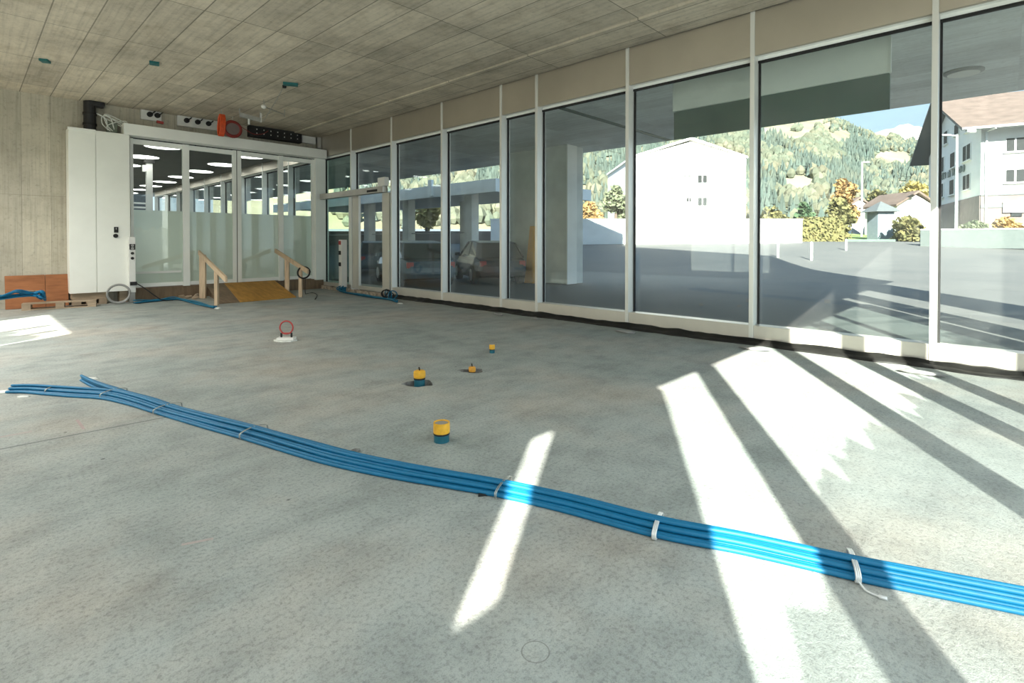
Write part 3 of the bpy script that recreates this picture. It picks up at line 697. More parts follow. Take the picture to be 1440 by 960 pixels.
pallet(((xq0+xq1)/2+0.02, 14.98, 0), 0, xq1-xq0-0.04, 0.36, 'wooden pallet standing under the tall white cabinet')
cbk = thing('support_block', (x2-0.1, 14.95, 0), 'grey timber block carrying the cabinet just above the pallet', 'block')
MB().box(xq0+0.02, xq1-0.02, 14.82, 15.12, 0.1435, zb_-0.001).build('block', M['palletw'], cbk); 
MB().box(xq1+0.25, x2-0.03, 14.9, 15.12, 0.0, zb_-0.001).build('block', M['palletw'], cbk)
def coil(c, R, r, turns, axis, mat, name, label, cat, seed=0, jit=0.02, asp=1.0):
    rnd = random.Random(seed); ax = Vector(axis).normalized(); u = ax.cross(Vector((0, 0, 1)))
    if u.length < 0.1: u = Vector((1, 0, 0))
    u.normalize(); v = u.cross(ax) if abs(ax.z) < 0.5 else ax.cross(u); pts = []
    for k in range(turns*24+1):
        a = 2*pi*k/24; t = k/24; rr = R*(1+jit*sin(t*2.1+seed)); pts.append(Vector(c)+u*cos(a)*rr+v*sin(a)*rr*asp+ax*((t-turns/2)*r*1.1+jit*R*sin(t*1.7+seed)*0.6))
    return tag(MB().tube(pts, r, 6).build(name, M[mat], smooth=True), label, cat)
cc0 = onY(167, 423, 14.5)
coil((cc0.x, 14.5, 0.235), 0.205, 0.014, 5, (0.12, 1, 0.1), 'grey', 'conduit_coil', 'coil of grey conduit leaning upright under the right end of the cabinet', 'conduit coil', 1, 0.05)
# loose blue cables on the far left
def loose(name, label, pts, n, r, mat, seed, cat='cables', spread=0.03, zs=0.0):
    rnd = random.Random(seed); root = thing(name, tuple(pts[len(pts)//2][:2])+(0,), label, cat); P = catmull(pts, 8)
    for k in range(n):
        ox = Vector((rnd.uniform(-1, 1)*spread, rnd.uniform(-1, 1)*spread, rnd.uniform(0, 1)*zs)); ph = rnd.uniform(0, 6)
        MB().tube([p+ox*(1+0.4*sin(i*0.35+ph))+Vector((0, 0, r)) for i, p in enumerate(P)], r, 6).build('cable', M[mat], root, smooth=True)
    return root
def at(px, py, Y): return onY(px, py, Y)
loose('blue_cable_arc', 'loop of loose blue cables at the far left, before the brown boards', [at(-40, 431, 13.4), at(-15, 424, 13.6), at(5, 421, 13.8), at(25, 418, 14.0), at(45, 417, 14.2), at(56, 419, 14.15), at(62, 423, 14.25)], 8, 0.017, 'blue', 5, 'cables', 0.05, 0.09)
loose('brown_conduit', 'short brown conduit lying on the blue cables before the left brown board', [at(13, 418, 14.1), at(17, 412, 14.2), at(28, 410, 14.3), at(42, 410.5, 14.4), at(56, 411, 14.5)], 1, 0.018, 'palletw', 6, 'conduit', 0)
# blue cables running from the control post past the doors to the ramp
z_ = 0.0
loose('blue_floor_cables', 'dark blue cables running along the floor from the control post to the ramp', [onz(192, 427), onz(215, 424.5), onz(240, 422.5), onz(253, 422), onz(270, 426), onz(288, 430.5), onz(303, 434)], 8, 0.014, 'bluedark', 8, 'cables', 0.055, 0.05)
dab(306, 434, 0.07, 0.05, 'white mortar dab at the end of the blue cables beside the ramp', 7, 0.03)
loose('blue_floor_cables', 'dark blue cables on the floor below the side door of the glass wall', [Vector((XG-0.22, pr.y-0.1, 0.12)), Vector((XG-0.35, pr.y-0.15, 0.03)), onz(500, 415), onz(520, 418.5), onz(545, 422), onz(558, 425.5)], 8, 0.014, 'bluedark', 9, 'cables', 0.05, 0.04)
dab(563, 427, 0.07, 0.04, 'white mortar dab at the end of the blue cables below the side door', 9, 0.02)
tg = thing('cable_tangle', tuple(onz(545, 414)), 'dark tangle of cables at the foot of the glass wall next to the side door', 'cables')
rnd = random.Random(4); c0 = onX(545, 412, XG-0.33); c0.z = 0
for k in range(7):
    cc = c0+Vector((rnd.uniform(-.06, .06), rnd.uniform(-.2, .2), 0.10+rnd.uniform(-0.03, .05))); a0 = rnd.uniform(0, 3)
    MB().tube([cc+Vector((cos(a)*0.09*cos(a0), cos(a)*0.13*sin(a0), sin(a)*0.09)) for a in [2*pi*i/20 for i in range(20)]], 0.014, 6, True).build('loop', M['black' if k % 2 else 'bluedark'], tg, smooth=True)

# ---- ramp and its rails
zr = 0.30
f0 = onz(306, 427.5); f1 = onz(416.5, 418.2); YR = 14.93
b0x = onY(290, 404, YR).x; b1x = onY(386, 400, YR).x
m0 = onz(337, 425.2); m1x = onY(315, 404, YR).x
rp_ = thing('ramp', tuple((f0+f1)/2), 'yellow-brown plywood ramp rising to the glass doors', 'ramp')
def slab(p0, p1, q1, q0, th_, name, mat):
    up_ = Vector((0, 0, th_)); MB().prism([p0, p1, q1, q0], up_).build(name, M[mat], rp_, bevel=0.002)
def V3(a, x, z): return Vector((x, YR-0.0, z))
m0b = Vector((m0.x, m0.y, 0.0))
slab(Vector((f0.x, f0.y, 0)), m0b, Vector((m1x, YR, zr)), Vector((b0x, YR, zr)), 0.02, 'bare_board', 'brownboard')
slab(m0b, Vector((f1.x, f1.y, 0)), Vector((b1x, YR, zr)), Vector((m1x, YR, zr)), 0.021, 'plywood_sheet', 'yellowply')
sb = MB()
for s_ in (0.04, 0.5, 0.96):
    a = Vector((f0.x, f0.y, 0)).lerp(Vector((f1.x, f1.y, 0)), s_); b = Vector((b0x, YR, zr)).lerp(Vector((b1x, YR, zr)), s_); w_ = Vector((0.04, 0, 0))
    sb.prism([a+Vector((0, 0, 0.0))+(b-a)*0.05, b, Vector((b.x, b.y, 0))], w_)
sb.build('bearer', M['brownboard'], rp_)
def hrail(label, tall, thin, rail, coil_=False):
    # tall/thin: (px left, px right, py bottom, py top); rail: (px, py) start, end
    tb = onY((tall[0]+tall[1])/2, 400, tall[4]); tb.z = 0; nb = onz((thin[0]+thin[1])/2, thin[2])
    r = thing('wooden_handrail', tuple(nb), label, 'handrail')
    zt1 = zat(tb, tall[3]); zt2 = zat(nb, thin[3])
    d = (nb-tb); d.z = 0; d.normalize(); s = Vector((-d.y, d.x, 0))
    dist = (tb-Vector((0, 0, 0))).length; wt = (tall[1]-tall[0])/FPX*tb.dot(_fh); wn_ = (thin[1]-thin[0])/FPX*nb.dot(_fh)
    MB().obox(tb+Vector((0, 0, zt1/2)), RT*wt/2, _fh*0.03, (0, 0, zt1/2)).build('post', M['pine'], r, bevel=0.004)
    MB().obox(nb+Vector((0, 0, zt2/2)), RT*wn_/2, _fh*0.035, (0, 0, zt2/2)).build('post', M['pine'], r, bevel=0.004)
    A0 = Vector((tb.x, tb.y, zt1)); B0 = Vector((nb.x, nb.y, zt2)); dd = (B0-A0)
    off = -s*0.0+_fh*(-0.055)
    # stretch to the drawn ends
    dp = d
    L = (nb-tb).length
    def px_of(p):
        q = p-ORG; return 720+q.dot(RT)*FPX/q.dot(FW)
    s0 = 0.0
    while px_of(A0-dd*s0+off) > rail[0] and (A0-dd*s0).y < 14.86: s0 += 0.01
    s1 = 0.0
    while px_of(B0+dd*s1+off) < rail[1] and s1 < 0.8: s1 += 0.01
    a = A0-dd*s0+off; b = B0+dd*s1+off
    MB().bar(a, b, 0.045, 0.11).build('top_rail', M['pine'], r, bevel=0.004)
    return r, b, nb, zt2
hrail('left wooden handrail of the ramp, two posts and a sloping top rail', (281, 289.5, 416, 358, 14.5), (302.3, 307, 429, 377), (280, 318))
r_, b_, nb_, z2_ = hrail('right wooden handrail of the ramp, with a black coil hung on it', (401, 407, 407, 362, 14.0), (420.5, 425, 417.5, 374), (386, 433))
coil((nb_.x+0.02, nb_.y-0.14, z2_-0.16), 0.145, 0.014, 4, (0.25, 1, 0.05), 'black', 'cable_coil', 'black cable coil hanging on the right handrail of the ramp', 'cable coil', 2, 0.05)
loose('black_lead', 'thin black lead trailing over the floor right of the ramp', [Vector((nb_.x+0.1, nb_.y-0.05, 0.5)), Vector((nb_.x+0.12, nb_.y, 0.1)), onz(432, 413), onz(440, 412), onz(446, 415), onz(443, 421)], 1, 0.008, 'black', 3, 'lead', 0)
# rubble between the ramp and the door
rnd = random.Random(11)
for k in range(9):
    p = onz(256+k*3.1, 418.5+k*0.3-(k % 3)*3.4); s_ = rnd.uniform(0.05, 0.085)
    nm = ['grey', 'palletw', 'rubble', 'mortar'][k % 4]
    tag(MB().blob((p.x, p.y, s_*0.55), s_*1.3, s_, s_*0.62, 2, 0.35, 1.6, k).build('rubble_lump', M['rubble' if k % 3 else 'palletw']), 'lump of broken masonry in the small heap left of the ramp', 'rubble', 'rubble heap beside the ramp')
tag(MB().obox(onz(280, 419)+Vector((0, 0, 0.24)), RT*0.22, _fh*0.1, (0, 0, 0.012)).build('offcut_board', M['rubble'], bevel=0.002), 'small reddish board offcut on top of the rubble left of the ramp', 'board') if False else None

# ---- black membrane along the foot of the glass wall
rnd = random.Random(21); vs = []; fs = []; N = 240
ys = [-1.3+(11.25+1.3)*i/(N-1) for i in range(N)]
for i, y in enumerate(ys):
    n1 = noise.noise(Vector((y*1.7, 0.3, 0))); n2 = noise.noise(Vector((y*5.1, 4.3, 0))); n3 = noise.noise(Vector((y*2.3, 9.3, 1)))
    w1 = 0.16+0.07*n1+0.03*n2; h1 = 0.035+0.03*max(n3, -0.6)+0.015*n2
    for (x, z) in ((XG-0.014, 0.075+0.02*n2), (XG-0.05, 0.05+h1*0.8), (XG-w1*0.5, h1*0.5+0.012), (XG-w1*0.75, h1+0.01), (XG-w1, 0.012), (XG-w1-0.01, 0.0), (XG-0.014, 0.0)): vs.append((x, y, z))
for i in range(N-1):
    for k in range(7): a = i*7+k; b = i*7+(k+1) % 7; fs.append((a, b, b+7, a+7))
fs += [tuple(range(7)), tuple(range((N-1)*7, N*7))[::-1]]
tag(MB().add(vs, fs).build('sealing_membrane', M['membrane'], smooth=True), 'crumpled black sealing membrane along the foot of the glass wall', 'membrane')
for k, (px, py, wd) in enumerate(((702, 443, 0.14), (753, 449, 0.1), (880, 468, 0.16), (1060, 492, 0.18), (1297, 527, 0.22))):
    c = onz(px, py); tag(MB().blob((c.x, c.y, 0.02), 0.05, wd, 0.022, 2, 0.4, 2.2, k+3).build('torn_foil_scrap', M['grey'], smooth=True), 'torn grey foil scrap on the membrane ' + ('below the narrow bay', 'below the post right of the narrow bay', 'below the third post from the right', 'below the second post from the right', 'below the right-hand post')[k], 'foil scrap')

# ---- above the doors: sockets, orange coil, reel, black box, pipe
YW = YB
def wz(px, py, Y): return onY(px, py, Y)
def socket(px0, px1, pyt, pyb, slope, n, label, extra=0):
    a = wz(px0, pyt, YW-0.08); b = wz(px1, pyt+slope*(px1-px0), YW-0.08); c = wz(px0, pyb, YW-0.08)
    r = thing('socket_strip', ((a.x+b.x)/2, YW-0.05, c.z), label, 'socket strip')
    MB().box(a.x, b.x, YW-0.09, YW-0.002, c.z, a.z).build('housing', M['white'], r, bevel=0.01)
    L = b.x-a.x
    for k in range(n):
        cx_ = a.x+L*(0.42+0.37*k)if n == 2 else a.x+L*(0.22+0.27*k)
        zc_ = a.z-(a.z-c.z)*0.42
        q = MB().tube([(cx_, YW-0.09, zc_), (cx_, YW-0.13, zc_)], 0.062, 14).build('plug', M['black'], r)
        MB().tube(catmull([(cx_, YW-0.12, zc_), (cx_+0.05, YW-0.16, zc_+0.03), (cx_+0.1, YW-0.12, zc_+0.08), (cx_+0.12, YW-0.05, a.z-0.01)], 4), 0.014, 6).build('lead', M['black'], q, smooth=True)
    return r
s1 = socket(198, 227, 153.5, 167, 0.14, 2, 'short white socket strip with two black plugs above the left door pane')
s2 = socket(249, 306, 161.5, 176, 0.14, 3, 'long white socket strip with three black plugs above the door header')
c = wz(225, 172, YW-0.1); tag(MB().obox(c, (0.07, 0, -0.006), (0, 0.03, 0), (0, 0, 0.03)).build('red_clip', M['red'], bevel=0.006), 'small red clip under the short white socket strip', 'clip')
oc = wz(311.5, 176, 13.75)
orr = thing('orange_conduit_coil', (oc.x, 13.75, oc.z-0.3), 'bright orange conduit coil hung edge-on above the door header', 'conduit coil')
for k in range(4):
    MB().tube([oc+Vector((0.028*(k-1.5)+0.012*sin(a), cos(a)*0.1, sin(a)*0.25)) for a in [2*pi*i/28 for i in range(28)]], 0.022, 8, True).build('winding', M['orange'], orr, smooth=True)
MB().tube([oc+Vector((0, 0, 0.2)), Vector((oc.x, oc.y, ZC))], 0.008, 6).build('hanger', M['galv'], orr)
rc = wz(327, 181.5, 14.3)
rr_ = thing('cable_reel', (rc.x, 14.3, rc.z-0.2), 'dark red round cable reel beside the orange coil above the doors', 'reel')
MB().tube([rc+Vector((0, 0, 0.19)), Vector((rc.x, rc.y, ZC))], 0.008, 6).build('hanger', M['galv'], rr_)
MB().tube([rc+Vector((cos(a)*0.19, 0, sin(a)*0.18)) for a in [2*pi*i/28 for i in range(28)]], 0.045, 10, True).build('rim', M['darkred'], rr_, smooth=True)
tb = MB(); tb.tube([rc+Vector((0, -0.03, 0)), rc+Vector((0, 0.05, 0))], 0.17, 24); tb.build('disc', simple('reel_grey_brown', (0.20, 0.15, 0.14), 0.5), rr_)
MB().tube(catmull([rc+Vector((0.05, -0.05, 0.17)), rc+Vector((0.3, -0.06, 0.02)), rc+Vector((0.5, -0.06, -0.06)), rc+Vector((0.72, -0.06, -0.02)), rc+Vector((0.86, -0.05, 0.08))], 6), 0.009, 6).build('lead', M['darkred'], rr_, smooth=True)
a = wz(351, 174.5, YW-0.2); b = wz(424.5, 188.5, YW-0.2); cB = wz(351, 191, YW-0.2)
bx = thing('black_control_box', ((a.x+b.x)/2, YW-0.1, cB.z), 'long black metal box with small white dots at the right above the doors', 'control box')
MB().box(a.x, b.x, YW-0.2, YW-0.01, cB.z, a.z).build('housing', M['black'], bx, bevel=0.006)
for k in range(7):
    for q in range(2):
        xx = a.x+(b.x-a.x)*(0.13+0.13*k); zz = cB.z+(a.z-cB.z)*(0.32+0.34*q); MB().box(xx-0.012, xx+0.012, YW-0.206, YW-0.2, zz-0.016, zz+0.016).build('fixing', M['white'], bx)
a = wz(425, 190, YW-0.12); b = wz(444, 203, YW-0.12)
tag(MB().box(a.x, b.x, YW-0.12, YW-0.005, b.z, a.z).build('junction_box', M['white'], bevel=0.01), 'small white junction box between black control box and glass wall corner', 'junction box')
a = wz(446, 190, YW-0.1); tag(MB().box(a.x, a.x+0.12, YW-0.12, YW-0.01, wz(446, 208, YW-0.1).z, a.z+0.05).build('steel_bracket', M['galv'], bevel=0.004), 'upright steel bracket in the upper corner at the glass wall', 'bracket')
# ceiling conduit and rods
a = onz(337, 161, 4.44); b = onY(366, 169, a.y)
br_ = thing('mounting_rail', ((a.x+b.x)/2, YW-0.4, a.z), 'galvanised mounting rail hung from the ceiling above the black box', 'rail')
MB().bar(a, b, 0.06, 0.10).build('rail', M['galv'], br_, bevel=0.004)
for p in (a, b): MB().tube([p, Vector((p.x, p.y, ZC))], 0.016, 8).build('hanger', M['galv'], br_)
for p in (onY(350, 175, a.y), onY(367, 172, a.y)): MB().tube([p, Vector((p.x, p.y, p.z+0.22))], 0.025, 8).build('insulator', M['white'], br_)
lb = onz(371, 150, 4.42)
cl = thing('temporary_bulb', (lb.x, lb.y, lb.z), 'white bulb holder on a thin conduit below the ceiling near the doors', 'bulb holder')
MB().blob(lb, 0.06, 0.05, 0.05, 2, 0.05).build('bulb', M['white'], cl, smooth=True)
e1 = onz(400, 161, 4.46); MB().tube([lb, Vector((e1.x, e1.y, e1.z))], 0.012, 6).build('conduit', M['galv'], cl)
MB().tube([e1-Vector((0, 0, 0.05)), Vector((e1.x, e1.y, ZC))], 0.012, 6).build('drop_rod', M['galv'], cl)
MB().tube([lb+Vector((0, 0, 0.04)), Vector((lb.x, lb.y, ZC))], 0.01, 6).build('drop_rod', M['galv'], cl)
hk = Vector((onz(400, 121.5, ZC-0.02).x, onz(400, 121.5, ZC-0.02).y, ZC)); he = onz(370, 171, 4.3)
MB().tube(catmull([hk, (hk+he)/2+Vector((0, 0, -0.02)), he], 8), 0.007, 6).build('wire', M['galv'], cl, smooth=True)
MB().lathe([(0.035, -0.05), (0.04, 0)], hk, 12).build('hook', M['black'], cl)
# green tape marks on the ceiling
for px0, px1, py, lab in ((57, 69, 84.5, 'green tape tag on the ceiling, the leftmost one'), (210, 224, 87.5, 'green tape tag on the ceiling, left of centre above the doors'), (398, 419, 117, 'green tape tag on the ceiling, nearest the glass wall')):
    a = onz(px0, py-1, ZC); b = onz(px1, py+(1.2 if px0 > 100 else 0.2), ZC); d = (b-a); L = d.length; d.normalize(); s_ = Vector((-d.y, d.x, 0))
    tag(MB().obox((a+b)/2-Vector((0, 0, 0.02)), d*L/2, s_*0.075, (0, 0, 0.02)).build('tape_tag', M['green'], bevel=0.003), lab, 'tape tag')
# black downpipe and tangle on top of the cabinet
pc_ = wz(126, 160, YW-0.12)
bpz = thing('black_pipe', (pc_.x, YW-0.12, zt_), 'short thick black pipe between cabinet top and ceiling', 'pipe')
MB().lathe([(0.115, zt_+0.003), (0.115, ZC-0.02)], (pc_.x, YW-0.14, 0), 18).build('pipe', M['blackmetal'], bpz, smooth=False)
for zz in (ZC-0.32, zt_+0.14): MB().lathe([(0.13, zz), (0.13, zz+0.05)], (pc_.x, YW-0.14, 0), 18).build('collar', M['black'], bpz)
MB().box(pc_.x-0.05, pc_.x+0.27, YW-0.25, YW-0.02, ZC-0.12, ZC-0.002).build('elbow', M['blackmetal'], bpz, bevel=0.03)
tc_ = wz(157, 172, YW-0.15)
tn = thing('green_terminal_box', (tc_.x, YW-0.15, zt_), 'small green box with loose wires on top of the tall cabinet', 'terminal box')
MB().box(tc_.x-0.1, tc_.x+0.1, YW-0.22, YW-0.06, zt_+0.002, zt_+0.28).build('box', simple('olive_plastic', (0.14, 0.17, 0.13), 0.5), tn, bevel=0.02)
rnd = random.Random(9)
for k in range(5):
    p0 = Vector((tc_.x+rnd.uniform(-0.1, 0.1), YW-0.2, zt_+0.03)); MB().tube(catmull([p0, p0+Vector((rnd.uniform(-.2, .1), -0.04, rnd.uniform(.1, .4))), p0+Vector((rnd.uniform(-.2, .3), -0.02, rnd.uniform(.3, .5))), p0+Vector((rnd.uniform(.1, .55), 0.02, rnd.uniform(0, .2)))], 6), 0.012, 6).build('wire', M['mortar'], tn, smooth=True)
MB().box(tc_.x+0.18, tc_.x+0.28, YW-0.05, YW-0.01, zt_+0.35, ZC-0.05).build('sheath', M['wallc'], tn)

# ------------------------------------------------------------------ outside
def asphalt():
    m, n, l = new_mat('pale_asphalt'); v = world_pos(n, l); big = tex_noise(n, l, v, 0.25, 5, 0.6); f = tex_noise(n, l, v, 25, 3, 0.6)
    c = ramp(n, l, big, [(0.3, (0.100, 0.106, 0.103)), (0.7, (0.135, 0.137, 0.129))])
    c = mixrgb(n, l, 'MULTIPLY', 0.4, c, ramp(n, l, f, [(0.35, 0.75), (0.6, 1.05)]))
    principled(n, l, c, 0.85, 0, f, 0.2, 0.005, 0.3); return m
M['asphalt'] = asphalt()
M['grass'] = simple('autumn_grass', (0.20, 0.27, 0.10), 0.9, 0, 0.35, 0.6, 0.1)
M['meadow'] = simple('hill_meadow', (0.235, 0.225, 0.15), 0.9, 0, 0.3, 0.012, 0.1)
M['rock'] = simple('pale_mountain_rock', (0.36, 0.33, 0.315), 0.9, 0, 0.3, 0.006, 0.1)  # rock paled to stand in for aerial haze
def foliage(name, stops, sc):
    m, n, l = new_mat(name); v = world_pos(n, l); f = tex_noise(n, l, v, sc, 3, 0.7)
    g = n.new('ShaderNodeNewGeometry'); c1 = ramp(n, l, f, stops)
    c1 = mixrgb(n, l, 'MULTIPLY', 0.55, c1, ramp(n, l, g.outputs['Random Per Island'], [(0.0, 0.6), (1.0, 1.3)]))
    o = n.new('ShaderNodeOutputMaterial'); df = n.new('ShaderNodeBsdfDiffuse'); tl = n.new('ShaderNodeBsdfTranslucent'); mx = n.new('ShaderNodeMixShader'); mx.inputs[0].default_value = 0.3
    l.new(c1, df.inputs[0]); l.new(c1, tl.inputs[0]); l.new(df.outputs[0], mx.inputs[1]); l.new(tl.outputs[0], mx.inputs[2]); l.new(mx.outputs[0], o.inputs[0]); return m
M['f_conif'] = foliage('hill_conifers', [(0.3, (0.085, 0.120, 0.108)), (0.5, (0.110, 0.145, 0.125)), (0.7, (0.14, 0.160, 0.125))], 0.02)  # saturation and contrast lowered to put haze into the colour
M['f_decid'] = foliage('hill_broadleaf', [(0.3, (0.125, 0.160, 0.122)), (0.5, (0.165, 0.18, 0.13)), (0.72, (0.235, 0.21, 0.145))], 0.018)  # greyed likewise, distance haze mixed into the leaf colour
M['f_green'] = foliage('green_leaves', [(0.3, (0.07, 0.14, 0.06)), (0.7, (0.16, 0.22, 0.08))], 1.5)
M['f_spruce'] = foliage('spruce_needles', [(0.3, (0.05, 0.11, 0.07)), (0.7, (0.13, 0.18, 0.09))], 1.5)
M['f_orange'] = foliage('orange_leaves', [(0.3, (0.34, 0.20, 0.085)), (0.7, (0.42, 0.31, 0.14))], 1.5)
M['f_yellow'] = foliage('yellow_leaves', [(0.3, (0.32, 0.26, 0.08)), (0.7, (0.42, 0.37, 0.15))], 1.5)
M['f_hedge'] = foliage('hedge_leaves', [(0.3, (0.14, 0.15, 0.07)), (0.7, (0.25, 0.22, 0.10))], 2.0)
M['f_grey'] = foliage('grey_green_leaves', [(0.3, (0.16, 0.20, 0.13)), (0.7, (0.26, 0.28, 0.17))], 1.5)
M['bark'] = simple('bark', (0.12, 0.09, 0.07), 0.9)
M['tile'] = simple('brown_roof_tiles', (0.145, 0.11, 0.092), 0.85, 0, 0.2, 1.2, 0.2)
M['eave'] = simple('grey_eave_boards', (0.10, 0.115, 0.118), 0.7, 0, 0.15)
M['shutter'] = simple('window_grey', (0.028, 0.032, 0.033), 0.7, 0, 0.1, spec=0.15)
M['stone'] = simple('brown_base_course', (0.17, 0.14, 0.13), 0.85, 0, 0.2, 1.5)
M['signgreen'] = simple('grey_green_sign', (0.13, 0.17, 0.16), 0.6)
M['lampmetal'] = simple('pale_lamp_post', (0.62, 0.64, 0.64), 0.4, 0.3)
M['carport'] = simple('pale_concrete_fascia', (0.78, 0.82, 0.82), 0.8, 0, 0.06, 1.0)

# ground: level forecourt, rising gently to the houses
vs = []; fs = []
xs = [7.9+i*1.6 for i in range(84)]; ysg = [-70+i*2.2 for i in range(110)]
for x in xs:
    for y in ysg: vs.append((x, y, terrain(x, y)))
ny = len(ysg)
for i in range(len(xs)-1):
    for j in range(ny-1): fs.append((i*ny+j, (i+1)*ny+j, (i+1)*ny+j+1, i*ny+j+1))
structure(MB().add(vs, fs).build('ground', M['asphalt'], smooth=True, origin=(0, 0, 0)), 'pale asphalt forecourt and road', 'ground')
structure(MB().add([(-60, -60, -0.03), (7.9, -60, -0.03), (7.9, YF-0.2, -0.03), (-60, YF-0.2, -0.03)], [(0, 1, 2, 3)]).build('ground_front', M['asphalt'], origin=(0, 0, 0)), 'forecourt before the entrance', 'ground')
structure(MB().add([(-60, YF-0.2, -0.03), (XL-0.35, YF-0.2, -0.03), (XL-0.35, 60, -0.03), (-60, 60, -0.03)], [(0, 1, 2, 3)]).build('ground_left', M['asphalt'], origin=(0, 0, 0)), 'forecourt left of the building', 'ground')
# kerb / pavement line along the glass wall
structure(MB().box(7.9, 8.9, -1.8, 44, -0.02, 0.05).build('trim_4', M['outconc']), 'concrete plinth strip outside the glass wall', 'kerb')

# canopy, and unseen upper storeys shaped for their shadow
cnp = MB(); cnp.box(7.9, 15.45, -1.8, 44, ZC+0.02, ZC+0.42)
structure(cnp.build('canopy', M['soffit']), 'wide concrete canopy outside the glass wall', 'canopy')
gj = onz(800, 155, ZC+0.02)
structure(MB().box(8.0, 15.4, gj.y-0.09, gj.y+0.09, ZC+0.012, ZC+0.03).build('trim_5', M['darkpanel']), 'dark joint across the canopy soffit', 'joint')
structure(MB().box(9, 15.4, -1.8, 9, ZC+0.42, 12.8).box(9, 15.4, 9, 44, ZC+0.42, 15.0).build('wall_shadow_upper', M['plaster']), 'unseen upper storeys over the canopy, shaped to cast the ground shadow', 'building')  # unseen mass, sized for the shadow it throws outside
structure(MB().box(7.9, 8.2, -2.45, -1.8, 0, 9).box(7.9, 8.2, -5.3, -3.6, 0, 9).build('wall_shadow_wing', M['plaster']), 'added walls outside the frame, casting shadow bands on the forecourt', 'wall')  # invented walls out of view, placed to block sun in bands
structure(MB().box(XL-0.3, 7.9, YF-0.3, YB+30, ZC+0.351, ZC+0.42).build('ceiling_roof', M['outconc']), 'roof slab of the hall', 'roof')
# column at the canopy edge
ccx = 13.7
ca = onX(797, 300, ccx).y; cb = onX(737, 300, 14.6).y
cl0 = onX(787, 300, ccx).y
cw = thing('canopy_column', (14.1, (ca+cb)/2, 0), 'broad concrete column carrying the canopy outside the glass wall', 'column')
MB().box(ccx, 14.6, ca, cb, 0.0, ZC+0.02).build('shaft', M['outconc'], cw, bevel=0.01)
MB().box(ccx-0.02, ccx+0.5, ca-0.04, ca-0.001, 0.0, ZC+0.02).build('lit_side_strip', M['lightconc'], cw)  # paler strip stands in for the column's lit side
# downlight
dl = onz(1355, 100, ZC+0.02); d_ = thing('canopy_downlight', (dl.x, dl.y, ZC-0.1), 'round white downlight in the canopy seen through the right-hand pane', 'downlight')
MB().lathe([(0.26, -0.05), (0.30, -0.03), (0.30, 0)], (dl.x, dl.y, ZC+0.02), 28).build('ring', M['grey'], d_, smooth=False)  # grey ring stands in for the shadow edge around the disc
MB().lathe([(0.24, -0.058), (0.24, -0.05)], (dl.x, dl.y, ZC+0.02), 28).build('diffuser', M['lightconc'], d_)
# hanging light board with dark curtain board below
XH = 8.42; hy0 = onX(1250, 130, XH).y; hy1 = onX(948, 150, XH).y
zA = onX(1250, 103, XH).z; zB = onX(948, 155, XH).z; zl = (zA+zB)/2
zd = (onX(1250, 154, XH+0.06).z+onX(945, 196, XH+0.06).z)/2
hb_ = thing('facade_blind', (XH, (hy0+hy1)/2, zd), 'pale hanging board with dark green-grey lower part outside the glass wall', 'blind')
MB().box(XH, XH+0.05, hy0, hy1, zl, ZC+0.02).build('pale_board', M['lightconc'], hb_)
MB().box(XH+0.055, XH+0.1, hy0, hy1+0.03, zd, zl+0.05).build('dark_board', M['darkpanel'], hb_)
for y in (hy0-0.02, hy1): MB().box(XH-0.01, XH+0.06, y, y+0.02, zl-0.01, ZC+0.02).build('edge_profile', M['alu'], hb_)

# carport beyond
C0 = ond(697, 269, 25.0); zb1_ = C0.z; zt1_ = zat(C0, 250.5)
X1c = onY(770, 270, C0.y).x
cp = thing('carport', (C0.x+2, C0.y+8, 0), 'pale concrete carport roof on columns across the yard, behind the left-hand panes', 'carport')
MB().box(C0.x, C0.x+0.3, C0.y, C0.y+26, zb1_, zt1_).box(C0.x+0.3, X1c+4, C0.y, C0.y+0.3, zb1_, zt1_).build('fascia', M['carport'], cp)
MB().box(C0.x+0.3, X1c+4, C0.y+0.3, C0.y+26, zb1_+0.25, zt1_-0.05).build('roof_slab', M['carport'], cp)
for px in (663, 575, 520):
    p = onX(px, 350, C0.x+1.0); MB().box(p.x-0.25, p.x+0.25, p.y-0.3, p.y+0.3, 0, zb1_+0.25).build('column', M['outconc'], cp)
p = onX(655, 350, C0.x+5.5); MB().box(p.x-0.25, p.x+0.25, p.y-0.3, p.y+0.3, 0, zb1_+0.25).build('column', M['outconc'], cp)
for px, py0, py1 in ((605, 253, 275),):
    p = onX(px, 265, C0.x-0.1); MB().box(p.x-0.05, p.x+0.1, p.y-0.15, p.y+0.15, zat(p, py1), zat(p, py0)).build('meter_box', M['carport'], cp)
p = onX(602, 340, C0.x+3); MB().bar((C0.x+1, C0.y+3, 1.9), (C0.x+1, C0.y+20, 1.9), 0.05, 0.05).build('crossbar', M['grey'], cp)
# fence and retaining wall behind the carport
q = ond(600, 330, 44); q2 = ond(760, 330, 44)
structure(MB().bar((q.x-12*RT.x, q.y-12*RT.y, 1.0), (q2.x, q2.y, 1.0), 0.3, 2.6).build('wall_yard', M['stone']), 'brown yard wall behind the carport', 'wall')

